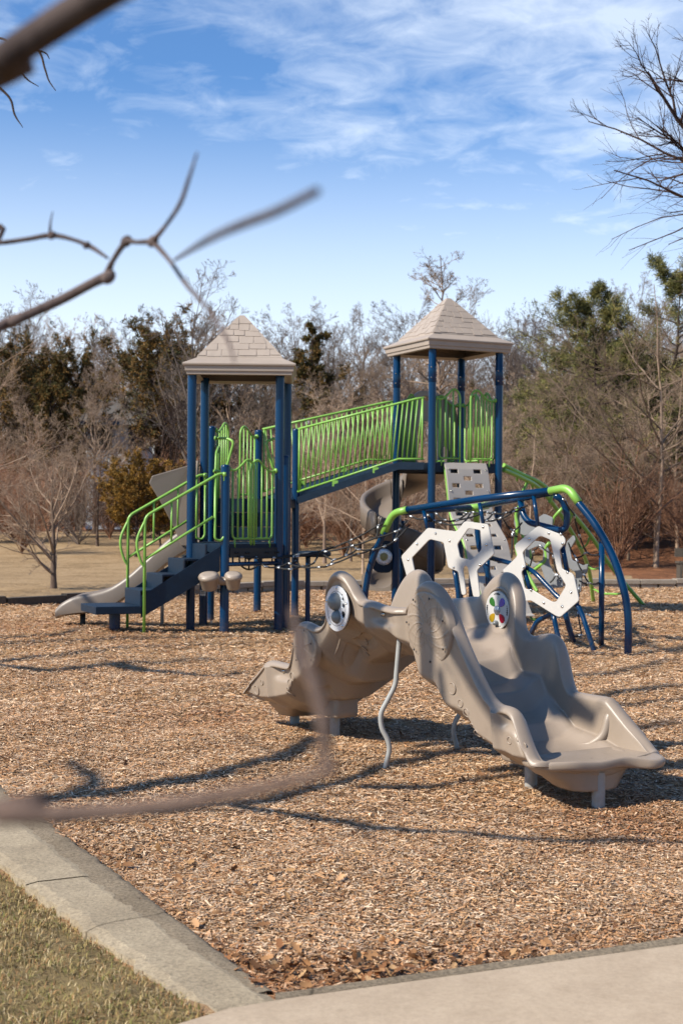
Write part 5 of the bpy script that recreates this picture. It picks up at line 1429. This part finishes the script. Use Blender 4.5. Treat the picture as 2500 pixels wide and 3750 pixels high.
# evergreens that shape the skyline
GCe = 'brown-green cedars on the left'
for kind, px, d, s, lab in (('cedar', 120, 60, 0.78, 'bronze-green cedar at the left frame edge of the wood'), ('spire', 190, 58, 0.66, 'dark cedar with a narrow top rising at far left'), ('cedar2', 285, 61, 0.72, 'broad dark cedar left of the tallest bronze cedars'),
                            ('cedar2', 575, 64, 0.80, 'tall ragged cedar standing left of the left tower'), ('cedar', 600, 59, 0.82, 'tall bronze-topped cedar just left of the left tower roof'), ('cedar2', 690, 63, 0.74, 'cedar half hidden by the roof of the left tower'),
                            ('cedar', 30, 66, 0.76, 'dim cedar behind the pale twigs at the far left'), ('cedar', 400, 68, 0.68, 'dark cedar deep in the wood behind the white house gap'), ('cedar2', 860, 64, 0.58, 'low cedar seen under the left tower roof'), ('cedar', 250, 66, 0.64, 'second-row cedar between the two left cedar tops')):
    wood(kind, px, d, s, lab, 'cedar', GCe, 'cedar_tree')
wood('spire', 1128, 60, 0.78, 'dark pointed cedar standing alone between the two tower roofs', 'cedar', None, 'cedar_tree')
wood('cedar', 1290, 70, 0.62, 'dark cedar low in the wood above the bridge', 'cedar', None, 'cedar_tree')
wood('cedar2', 1680, 66, 0.56, 'dark cedar seen between the posts of the right tower', 'cedar', None, 'cedar_tree')
wood('bushcedar', 500, 43, .72, 'bushy round bronze cedar on bare stems by the lawn', 'cedar', None, 'cedar_tree')
wood('bushcedar', 590, 46, .58, 'small bronze cedar shrub behind the stair handrails', 'cedar', None, 'cedar_tree')
wood('pine', 2200, 46, .64, 'olive green pine with layered boughs right of the right tower', 'pine', None, 'pine_tree')
wood('pine2', 2450, 48, .66, 'tall olive pine at the right frame edge', 'pine', None, 'pine_tree')
wood('pine2', 2080, 52, .50, 'dense green pine low behind the blue arch', 'pine', 'low pines on the right bank', 'pine_tree')
wood('pine', 2300, 50, .5, 'low shadowy pine above the right-hand bank', 'pine', 'low pines on the right bank', 'pine_tree')
wood('pine', 1960, 54, .46, 'murky green pine right of the right tower posts', 'pine', 'low pines on the right bank', 'pine_tree')
for i, (kind, px, d, sc) in enumerate((('cedar', 80, 72, .72), ('cedar2', 560, 72, .74), ('cedar', 760, 72, .66), ('cedar2', 950, 72, .56), ('cedar', 1050, 74, .6), ('cedar2', 1220, 74, .58), ('cedar', 1420, 74, .55), ('cedar2', 1560, 74, .58), ('cedar', 1780, 70, .56), ('cedar2', 1900, 70, .58), ('pine', 2030, 66, .5), ('pine2', 2180, 68, .55), ('pine', 2380, 66, .56), ('pine2', 2560, 64, .6))):
    wood(kind, px, d, sc, 'dark evergreen deep in the shadows of the wood', 'evergreen', 'dark evergreens deep in the wood', 'evergreen_tree')
# single bare trees one can pick out
wood('larch', 1610, 60, .90, 'tall bare tree with a whippy top behind the right roof', 'tree')
wood('lawn', 200, 29.2, .88, 'small rounded bare tree alone on the lawn at left', 'tree')
wood('c', 690, 50, .78, 'slim pale forked bare tree left of the left tower', 'tree', rz=.6)
plant('edge', 'bare_tree', -7.6, 24.8, 2.3, .62, 'pale branched bare tree reaching in from the left frame edge', 'tree')
wood('edge', 2400, 40, .95, 'pale stemmed tree with sweeping bare boughs at the right', 'tree', rz=2.2)
wood('edge', 2080, 47, .72, 'pale leaning bare tree behind the blue arch', 'tree', rz=.4)
plant('big', 'bare_tree', 9.15, 21.5, 5.2, 1.1, 'tall dark bare tree leaning in at top right', 'tree')
plant('big', 'bare_tree', 9.9, 24.5, 2.6, 1.0, 'second dark bare tree just behind the one at top right', 'tree')
# the mass of the wood, row behind row
for d0, n, sc, kinds in ((43, 12, .44, 'dbdbd'), (50, 24, .52, 'dbbde'), (57, 26, .63, 'abdcd'), (66, 30, .77, 'cabbd'), (76, 30, .88, 'acbec'), (90, 28, .90, 'caabe')):
    for i in range(n):
        px = -150 + 2800 * (i + rt.uniform(.1, .9)) / n; d = d0 + rt.uniform(-4, 4)
        if d0 in (50, 57) and 360 < px < 560: continue
        if d0 == 43 and px < 900: continue
        if d0 in (50, 57) and px < 760 and i % 2: continue
        wood(kinds[rt.randrange(5)], px, d, sc * rt.uniform(.78, 1.12), LB, 'tree', GB)
for i, (px, d, sc) in enumerate(((1080, 38, .46), (1190, 41, .5), (1330, 37, .44), (1480, 40, .5), (1640, 42, .5), (1800, 38, .42), (1950, 40, .5), (2060, 43, .55), (2300, 42, .5), (2400, 43, .62), (2480, 43, .66))):
    wood(('edge', 'd')[i % 2], px, d, sc * rt.uniform(.9, 1.1), 'low spreading leafless tree at the edge of the grass in front of the wood', 'tree', 'low bare trees on the grass edge')
GS, LS = 'russet shrubs along the wood edge', 'russet leafless shrub in the thicket along the edge of the wood'
for d0, n in ((46, 17), (51, 20), (56, 20)):
    for i in range(n):
        px = -120 + 2750 * (i + rt.uniform(.05, .95)) / n; d = d0 + rt.uniform(-2.5, 2.5)
        if d0 == 46 and 300 < px < 800: continue
        if px > 1900: d -= 4
        wood(('s1', 's2', 's3', 's1')[rt.randrange(4)], px, d, rt.uniform(.75, 1.25), LS, 'shrub', GS, 'shrub', parts=('stems', 'twigs'))
# low green yews on the right bank
for px, d, s, lab in ((2330, 44, .42, 'low spreading green shrub on the bank at right'), (2230, 46, .38, 'dark green shrub on the bank behind the arch')):
    wood('bushcedar', px, d, s * 1.2, lab, 'shrub', None, 'shrub')
# far wood beyond, read only as one mass
VS, FS, o = [], [], 0
for i in range(90):
    k = 'acbe'[i % 4]; me = TREES[k][1]
    n = len(me.vertices); v = np.empty(n * 3, np.float32); me.vertices.foreach_get('co', v); v = v.reshape(-1, 3)
    m_ = len(me.polygons); f = np.empty(m_ * 4, np.int32); me.loops.foreach_get('vertex_index', f); f = f.reshape(-1, 4)
    half = rng.permutation(m_)[: m_ // 5]; f = f[half]; us_, inv = np.unique(f, return_inverse=True); v = v[us_]; f = inv.reshape(-1, 4)
    x = rng.uniform(-36, 36); y = rng.uniform(100, 118); a = rng.uniform(0, 6.28); s = rng.uniform(.5, .72); c_, s_ = math.cos(a), math.sin(a)
    v = np.stack([(v[:, 0] * c_ - v[:, 1] * s_) * s + x, (v[:, 0] * s_ + v[:, 1] * c_) * s + y, v[:, 2] * s + hz(x, y)], 1)
    VS.append(v); FS.append(f + o); o += len(v)
fw = np_mesh('distant_wood', np.concatenate(VS), np.concatenate(FS)); fw.materials.append(M['twig_grey'])
fo = bpy.data.objects.new('distant_wood', fw); COL.objects.link(fo); tag(fo, kind='stuff')

# ------------------------------------------------------------------ buildings glimpsed through the wood
def house(x, y, w_, dp, h, wall, label, roofc, rz=0., nw=4, storeys=2):
    r_ = thing('house', (x, y, hz(x, y)), label, 'house'); z0 = hz(x, y)
    Mz = Matrix.Rotation(rz, 3, 'Z'); P = lambda a, b, c: Vector((x, y, z0)) + Mz @ Vector((a, b, c))
    b = MB(); b.box(P(0, 0, h / 2), w_, dp, h, Mz); link('wall', b, wall, r_)
    b = MB(); e = .35; g_ = h + dp * .35
    V = [P(-w_ / 2 - e, -dp / 2 - e, h), P(w_ / 2 + e, -dp / 2 - e, h), P(w_ / 2 + e, 0, g_), P(-w_ / 2 - e, 0, g_), P(-w_ / 2 - e, dp / 2 + e, h), P(w_ / 2 + e, dp / 2 + e, h)]
    b.add(V, [(0, 1, 2, 3), (3, 2, 5, 4), (0, 3, 4), (1, 5, 2), (0, 4, 5, 1)], False); link('roof', b, roofc, r_)
    for fl_ in range(storeys):
        for i in range(nw):
            a = (i + .5) / nw * w_ - w_ / 2; zc = 1.5 + fl_ * 2.6
            b = MB(); b.box(P(a, -dp / 2 - .03, zc), .95, .06, 1.35, Mz); f = link('window', b, 'decal', r_)
            b = MB(); b.box(P(a, -dp / 2 - .07, zc), .8, .03, 1.2, Mz); link('pane', b, 'dark', f)
M['siding'] = paint('white_siding', '#cfd3d6', .6, var=.05); M['tan'] = paint('tan_render', '#c0aa8a', .7, var=.08); M['shingle'] = paint('grey_shingles', '#55504c', .8, var=.15)
house(X(440, 65), 65, 3.0, 4, 4.6, 'siding', 'white house glimpsed through the cedars on the left', 'shingle', .15, 2, 2)
house(X(2440, 80), 80, 10, 7, 3.4, 'tan', 'low tan house glimpsed through the trees at right', 'shingle', -.1, 4, 1)
# thin dark railings on the bank in front of it
FN = thing('fence', (X(2400, 62), 62, 0), 'thin dark picket fence on the bank at right', 'fence')
fm = MB(); xs_ = np.linspace(X(2200, 62), X(2620, 62), 60)
for x in xs_: z = hz(x, 62); fm.tube([(x, 62, z - .1), (x, 62, z + 1.15)], .014, 5)
link('pickets', fm, 'bark_dark', FN)
fm = MB()
for zz in (.2, 1.05): fm.tube([(x, 62, hz(x, 62) + zz) for x in xs_[::6]] + [(xs_[-1], 62, hz(xs_[-1], 62) + zz)], .018, 5)
link('rail', fm, 'bark_dark', FN)
# bench beyond the wall at the right frame edge
BN = thing('bench', (X(2490, 36), 36, hz(X(2490, 36), 36)), 'dark timber bench on the grass at the right frame edge', 'bench'); bx, by = X(2572, 36), 36; bz = hz(bx, by)
b = MB(); b.box((bx, by, bz + .42), 1.3, .42, .05); link('seat', b, 'timber', BN)
b = MB(); b.box((bx, by + .24, bz + .66), 1.3, .05, .22); link('backrest', b, 'timber', BN)
for sx in (-.58, .58):
    b = MB(); b.box((bx + sx, by, bz + .2), .07, .4, .46); link('leg', b, 'timber', BN)

# ------------------------------------------------------------------ the near tree whose twigs hang across the view
NTr = thing('bare_tree', (-1.75, 1.2, 0), 'bare tree just beside the camera whose blurred twigs cross the left side', 'tree')
def limb(name, pts, rs, m='bark_near', n=8, parent=NTr, k=6):
    P = spline(pts, k); t = np.linspace(0, 1, len(P)); b = MB(); b.tube(P, list(np.interp(t, np.linspace(0, 1, len(rs)), rs)), n); return link(name, b, m, parent, recalc=False)
limb('trunk', [(-1.75, 1.2, -.1), (-1.72, 1.2, .8), (-1.66, 1.22, 1.8), (-1.6, 1.2, 2.8), (-1.55, 1.15, 3.8)], [.11, .085, .07, .055, .035], n=12)
a_ = lambda x, y, d: at(x, y, d)
limb('branch', [(-1.66, 1.22, 1.6), (-.9, 1.2, 1.75), a_(-150, 330, 1.12), a_(0, 225, 1.1), a_(170, 110, 1.08), a_(360, -10, 1.05), a_(560, -120, 1.0)], [.03, .02, .0132, .0126, .0126, .013, .012])
rB = [.02, .012, .0075, .0072, .0065, .0075, .0045, .004]
limb('branch', [(-1.7, 1.2, 1.25), (-1.1, 1.9, 1.6), a_(-90, 1235, 2.35), a_(60, 1172, 2.35), a_(230, 1095, 2.35), a_(330, 1042, 2.33), a_(392, 1012, 2.32)], [.03, .016, .0092, .0085, .008, .0078, .0086])
limb('twig', [a_(392, 1012, 2.32), a_(414, 955, 2.3), a_(463, 886, 2.27), a_(500, 887, 2.22), a_(560, 884, 2.18)], [.0078, .0042, .0052, .0034, .0045])
limb('twig', [a_(560, 884, 2.18), a_(612, 820, 2.0), a_(660, 745, 1.85), a_(690, 660, 1.75), a_(722, 560, 1.65)], [.0045, .0028, .0032, .0025, .0012])
limb('twig', [a_(560, 884, 2.18), a_(622, 955, 2.05), a_(685, 1045, 1.9), a_(760, 1130, 1.75), a_(830, 1240, 1.6), a_(860, 1330, 1.5)], [.0045, .003, .003, .0024, .002, .001])
limb('twig', [a_(640, 952, 1.9), a_(760, 880, 1.15), a_(880, 825, 1.05), a_(1010, 775, .98), a_(1160, 700, .92)], [.002, .0030, .0034, .0033, .003])
limb('twig', [(-1.1, 1.9, 1.6), a_(-120, 890, 2.4), a_(0, 889, 2.4), a_(100, 876, 2.4), a_(190, 862, 2.38), a_(270, 878, 2.36), a_(335, 905, 2.35), a_(395, 945, 2.32)], [.008, .005, .0042, .0042, .0048, .0032, .0042, .0022])
limb('twig', [a_(183, 862, 2.38), a_(186, 815, 2.36), a_(194, 775, 2.34)], [.0028, .0016, .0008])
for x, y, r_ in ((398, 1014, .0108), (463, 884, .0088), (560, 884, .0082), (192, 862, .0062), (318, 898, .0056)):
    b = MB(); q = a_(x, y, 2.31 if x < 500 else 2.18); b.lathe([(r_ * math.cos(t), r_ * 1.25 * math.sin(t)) for t in np.linspace(-PI / 2, PI / 2, 9)], q, (.6, .1, .8), 10); link('bud', b, 'bark_near', NTr)
limb('twig', [(-1.72, 1.2, .9), (-.9, .9, 1.3), a_(-200, 3000, .82), a_(0, 2992, .8), a_(300, 2978, .8), a_(560, 2955, .79), a_(820, 2915, .78), a_(1030, 2872, .77), a_(1225, 2822, .76)], [.01, .006, .0052, .0052, .0050, .0046, .0044, .0038, .0026], m='twig_near')
limb('twig', [a_(1225, 2822, .76), a_(1190, 2780, .77), a_(1188, 2680, .78), a_(1165, 2560, .8), a_(1130, 2450, .83), a_(1095, 2340, .88), a_(1068, 2230, .93)], [.0028, .0035, .0042, .004, .0042, .0035, .002], m='twig_near')
TF = thing('bare_tree', (-7.2, 5.3, 0), 'bare tree off to the left with fine dark twigs hanging at top left', 'tree')
limb('trunk', [(-7.2, 5.3, -.1), (-7.15, 5.3, 1.5), (-7.0, 5.4, 3.2), (-6.9, 5.45, 4.6)], [.09, .07, .05, .03], n=10, parent=TF)
limb('branch', [(-7.0, 5.4, 3.2), (-4.5, 5.5, 3.7), (-2.6, 5.55, 3.75), a_(-190, 280, 5.6), a_(-110, 220, 5.6), a_(-70, 160, 5.6)], [.03, .016, .011, .008, .006, .0045], parent=TF, m='bark_dark')
limb('twig', [a_(-70, 160, 5.6), a_(-20, 140, 5.6), a_(20, 145, 5.6), a_(60, 175, 5.6), a_(140, 185, 5.6), a_(165, 250, 5.6), a_(180, 295, 5.6), a_(205, 332, 5.6)], [.005, .005, .0045, .004, .0045, .004, .003, .0015], parent=TF, m='bark_dark')
limb('twig', [a_(140, 185, 5.6), a_(170, 196, 5.6), a_(182, 216, 5.6)], [.0035, .003, .0015], parent=TF, m='bark_dark')
limb('twig', [a_(-60, 160, 5.6), a_(20, 215, 5.6), a_(65, 248, 5.6), a_(100, 290, 5.6), a_(143, 317, 5.6)], [.005, .005, .004, .0035, .0012], parent=TF, m='bark_dark')
limb('twig', [a_(-80, 260, 5.6), a_(0, 322, 5.6), a_(40, 365, 5.6), a_(55, 420, 5.6), a_(85, 467, 5.6)], [.006, .0055, .0045, .004, .0012], parent=TF, m='bark_dark')

# ------------------------------------------------------------------ the big tree beyond the left frame edge that shades the mulch
SDV = Vector((math.cos(R(41)) * -.86, math.cos(R(41)) * -.51, math.sin(R(41)))).normalized()
TS = thing('bare_tree', (-13.2, .8, 0), 'large bare tree outside the left frame edge that throws branch shadows on the mulch', 'tree')
limb('trunk', [(-13.2, .8, -.1), (-13.1, .9, 2.5), (-12.9, 1.1, 5), (-12.7, 1.3, 8), (-12.5, 1.5, 10.5)], [.34, .28, .24, .18, .1], n=12, parent=TS, m='bark')
def shade(px_pts, h0, h1, r0, r1, zt=0., join=True, dpt=None):
    """a bough placed up the sun's line from the ground it shades"""
    out = []
    for i, q in enumerate(px_pts):
        g0 = gnd(*q) if dpt is None else at(q[0], q[1], dpt[i]); h = lerp(h0, h1, i / max(1, len(px_pts) - 1))
        out.append(g0 + SDV * ((h - g0.z) / SDV.z))
    if join:
        out = [Vector((-12.9, 1.1, max(2., out[0].z - 2.2))), out[0].lerp(Vector((-12.9, 1.1, out[0].z - 1.2)), .4)] + out
        r0, r1 = r0 * RS, r1 * RS; rs = [r0 * 1.5, r0 * 1.2] + list(np.linspace(r0, r1, len(px_pts)))
    else: rs = list(np.linspace(r0 * RS * (1 if dpt is None else 1.3), r1 * RS * (1 if dpt is None else 1.3), len(px_pts)))
    limb('branch', out, rs, 'bark', 6, TS, 5)
    return out
z5 = lambda x, y: (x * .829, 2000 + y * .829)
BO = []
RS = 1.5
BO.append(shade([z5(*p) for p in ((-150, 1205), (0, 1185), (150, 1162), (330, 1130), (600, 1085), (800, 1050), (1050, 992), (1250, 950), (1370, 885), (1420, 850))], 5.2, 6.0, .075, .045))
BO.append(shade([z5(*p) for p in ((330, 1130), (425, 1062), (405, 1012), (330, 965), (290, 940))], 5.5, 5.9, .04, .015, join=False))
BO.append(shade([z5(*p) for p in ((320, 1222), (430, 1207), (600, 1185), (900, 1160), (1100, 1128), (1300, 1080), (1568, 1015))] + [(1500, 2790), (1700, 2745), (1850, 2700)], 4.6, 5.8, .055, .04, join=False))
BO.append(shade([z5(*p) for p in ((1030, 1150), (1300, 1190), (1500, 1215))] + [(1490, 3055), (1730, 3072), (1970, 3082), (2250, 3078), (2560, 3068)], 5.0, 5.6, .035, .022, join=False))
BO.append(shade([(1300, 2870), (1600, 2890), (1850, 2860), (2000, 2840)], 5.2, 5.5, .04, .02, join=False))
for L_ in (((-200, 415), (0, 410), (300, 400), (480, 368), (560, 350)), ((-200, 450), (0, 440), (280, 425), (700, 412), (1100, 402)), ((-200, 520), (0, 505), (450, 468), (800, 442), (1200, 425)), ((-200, 530), (0, 540), (250, 556), (480, 522), (700, 512), (1000, 500)), ((500, 520), (700, 555), (900, 575), (1100, 560))):
    BO.append(shade([z5(*p) for p in L_], 6.5, 7.5, .07, .03, join=L_[0][0] < 0))
for L_ in (((1900, 2330), (2100, 2335), (2300, 2350), (2520, 2400)), ((2050, 2395), (2250, 2400), (2420, 2385), (2560, 2365)), ((2000, 2480), (2200, 2470), (2500, 2420)), ((1950, 2620), (2200, 2590), (2520, 2560)), ((2050, 2720), (2300, 2680), (2540, 2640)), ((2150, 2560), (2400, 2530), (2560, 2520))):
    BO.append(shade(L_, 11.0, 11.8, .07, .03, join=False))
D2 = 1.5944
for L_, dd, r0, r1 in ((((985, 1300), (995, 1350), (1003, 1430), (985, 1520), (960, 1600)), (8.6,) * 5, .055, .04), (((1165, 1290), (1158, 1340), (1152, 1390), (1185, 1470), (1200, 1560)), (9.35, 9.35, 9.3, 9.1, 9.), .05, .03), (((1225, 1470), (1238, 1540), (1230, 1640)), (8.95, 8.9, 8.8), .045, .03),
                       (((1300, 1450), (1285, 1520), (1270, 1600)), (8.9, 8.8, 8.7), .085, .06), (((770, 1290), (755, 1360), (742, 1420), (750, 1520)), (9.6, 9.6, 9.8, 9.8), .05, .03), (((850, 1400), (815, 1480), (780, 1570)), (9.1, 9.2, 9.4), .045, .03), (((830, 1300), (800, 1320), (760, 1325)), (9.4, 9.5, 9.6), .05, .03), (((920, 1320), (960, 1340), (985, 1330)), (9.9, 10.1, 10.2), .05, .03),
                       (((1060, 1330), (1100, 1420), (1120, 1480)), (9.6, 9.5, 9.4), .04, .03), (((1190, 1440), (1215, 1520), (1205, 1600)), (9.1, 9.0, 8.9), .05, .035), (((1250, 1560), (1300, 1600), (1350, 1640)), (8.7, 8.6, 8.5), .04, .025), (((700, 1440), (712, 1500), (730, 1560)), (9.9, 9.9, 10.), .045, .03),
                       (((880, 1360), (900, 1430), (890, 1480)), (9.1, 9.1, 9.1), .035, .025), (((1040, 1480), (1080, 1560), (1130, 1640)), (8.4, 8.2, 8.0), .035, .025), (((800, 1350), (770, 1440), (790, 1540)), (9.5, 9.6, 9.6), .04, .03)):
    BO.append(shade([(x * D2, y * D2) for x, y in L_], 4.6, 5.4, r0, r1, join=False, dpt=dd))
# finer twigs along those boughs
rg = np.random.default_rng(77); par = []
for q in BO:
    P = np.array([tuple(p) for p in q]); t = np.linspace(0, len(P) - 1, 8); par.append(np.stack([np.interp(t, np.arange(len(P)), P[:, k]) for k in range(3)], 1))
pb = Br(np.stack(par), np.full((len(par), 8), .03))
c1_ = grow(rg, pb, 5, .2, 1., .7, .22, 6, .014, .3, .1, .3); c2_ = grow(rg, c1_, 3, .2, 1., .7, .5, 5, .007, .4, .1, .3)
V, F = tubes_np([(c1_, 5), (c2_, 4)]); tm = np_mesh('twigs', V, F, smooth=True)
link('twigs', tm, 'bark', TS, recalc=False)
# ------------------------------------------------------------------ camera, sun, sky
cam = bpy.data.cameras.new('camera'); co = bpy.data.objects.new('camera', cam); COL.objects.link(co)
co.location = (0, 0, EYE); co.rotation_euler = (PI / 2, -ROLL, 0)
cam.sensor_fit = 'VERTICAL'; cam.sensor_height = 36; cam.sensor_width = 24; cam.lens = 50
cam.clip_start = .05; cam.clip_end = 6000
cam.dof.use_dof = True; cam.dof.focus_distance = 9.2; cam.dof.aperture_fstop = 4.8
SC.camera = co
SUN_EL, SUN_AZ = R(41), math.atan2(-.86, -.51)          # the sun stands behind the camera's left shoulder
sd = Vector((math.cos(SUN_EL) * -.86, math.cos(SUN_EL) * -.51, math.sin(SUN_EL))).normalized()
sl = bpy.data.lights.new('sun', 'SUN'); sl.energy = 5.0; sl.angle = R(.53); sl.color = (1, .935, .82)
so = bpy.data.objects.new('sun', sl); COL.objects.link(so); so.location = sd * 60
so.rotation_euler = (-sd).to_track_quat('-Z', 'Y').to_euler()
w = bpy.data.worlds.new('World'); SC.world = w; w.use_nodes = True
g = NT(w.node_tree); bg = w.node_tree.nodes['Background']
sky = g.n('ShaderNodeTexSky', sky_type='NISHITA'); sky.sun_disc = False
sky.sun_elevation = SUN_EL; sky.sun_rotation = math.atan2(sd.x, sd.y); sky.altitude = 100; sky.air_density = 1.0; sky.dust_density = .6; sky.ozone_density = 2.2
tc = g.n('ShaderNodeTexCoord')
# thin cloud: noise on the plane where the view direction meets the cloud layer
sp = g.n('ShaderNodeSeparateXYZ'); g.l(tc.outputs['Generated'], sp.inputs[0])
zz = g.n('ShaderNodeMath', operation='ADD', i_1=.16); g.l(sp.outputs[2], zz.inputs[0])
dx = g.n('ShaderNodeMath', operation='DIVIDE'); g.l(sp.outputs[0], dx.inputs[0]); g.l(zz.outputs[0], dx.inputs[1])
dy = g.n('ShaderNodeMath', operation='DIVIDE'); g.l(sp.outputs[1], dy.inputs[0]); g.l(zz.outputs[0], dy.inputs[1])
cb = g.n('ShaderNodeCombineXYZ'); g.l(dx.outputs[0], cb.inputs[0]); g.l(dy.outputs[0], cb.inputs[1])
mp = g.n('ShaderNodeMapping'); mp.inputs['Rotation'].default_value = (0, 0, R(28)); mp.inputs['Scale'].default_value = (1.0, 1.15, 1); mp.inputs['Location'].default_value = (3.1, 1.7, 0)
g.l(cb.outputs[0], mp.inputs[0])
c1 = g.n('ShaderNodeTexNoise', i_Scale=2.3, i_Detail=4., i_Roughness=.5, i_Distortion=.3); g.l(mp.outputs[0], c1.inputs['Vector'])
c2 = g.n('ShaderNodeTexNoise', i_Scale=9., i_Detail=14., i_Roughness=.62, i_Distortion=.5); g.l(mp.outputs[0], c2.inputs['Vector'])
def m2(op, a_, b_):
    x = g.n('ShaderNodeMath', operation=op)
    for i_, v in enumerate((a_, b_)):
        if hasattr(v, 'is_linked'): g.l(v, x.inputs[i_])
        else: x.inputs[i_].default_value = v
    return x.outputs[0]
def mr(v, a0, a1, b0, b1):
    x = g.n('ShaderNodeMapRange', i_1=a0, i_2=a1, i_3=b0, i_4=b1); x.interpolation_type = 'SMOOTHSTEP'; g.l(v, x.inputs[0]); return x.outputs[0]
sx_o, sy_o, sz_o = sp.outputs[0], sp.outputs[1], sp.outputs[2]
# cirrus gathers to the north-east, thickest high up; the sky overhead and behind is clear
bank = m2('ADD', mr(sx_o, -.16, .22, -.035, .085), m2('MULTIPLY', mr(sz_o, .20, .34, 0., .07), mr(sx_o, -.25, 0., .9, 1.)))
s4 = m2('ADD', m2('ADD', m2('MULTIPLY', c1.outputs[0], .5), m2('MULTIPLY', c2.outputs[0], .5)), bank)
front = m2('MULTIPLY', mr(sy_o, .45, .8, 0., 1.), mr(sz_o, .45, .75, 1., 0.))
msk = m2('MULTIPLY', ramp(g, s4, [(.45, (0, 0, 0)), (.56, (.2, .2, .2)), (.73, (.62, .62, .62))]), front)
# low cumulus on the left and the pale veil over the horizon
veil = m2('MULTIPLY', mr(sz_o, .07, .30, .85, 0.), mr(sy_o, .3, .75, .25, 1.))
mxo = m2('MAXIMUM', msk, veil)
tint = mix(g, 1., sky.outputs[0], (.78, 1.14, 1.52), 'MULTIPLY')
colr = mix(g, mxo, tint, (9.6, 10.6, 11.8))
g.l(colr, bg.inputs[0]); bg.inputs[1].default_value = .075
SC.view_settings.view_transform = 'Standard'; SC.view_settings.look = 'None'; SC.view_settings.exposure = .58; SC.view_settings.gamma = 1
SC.cycles.use_denoising = True
SC.cycles.max_bounces = 6; SC.cycles.diffuse_bounces = 3; SC.cycles.glossy_bounces = 3; SC.cycles.transmission_bounces = 3; SC.cycles.caustics_reflective = False; SC.cycles.caustics_refractive = False
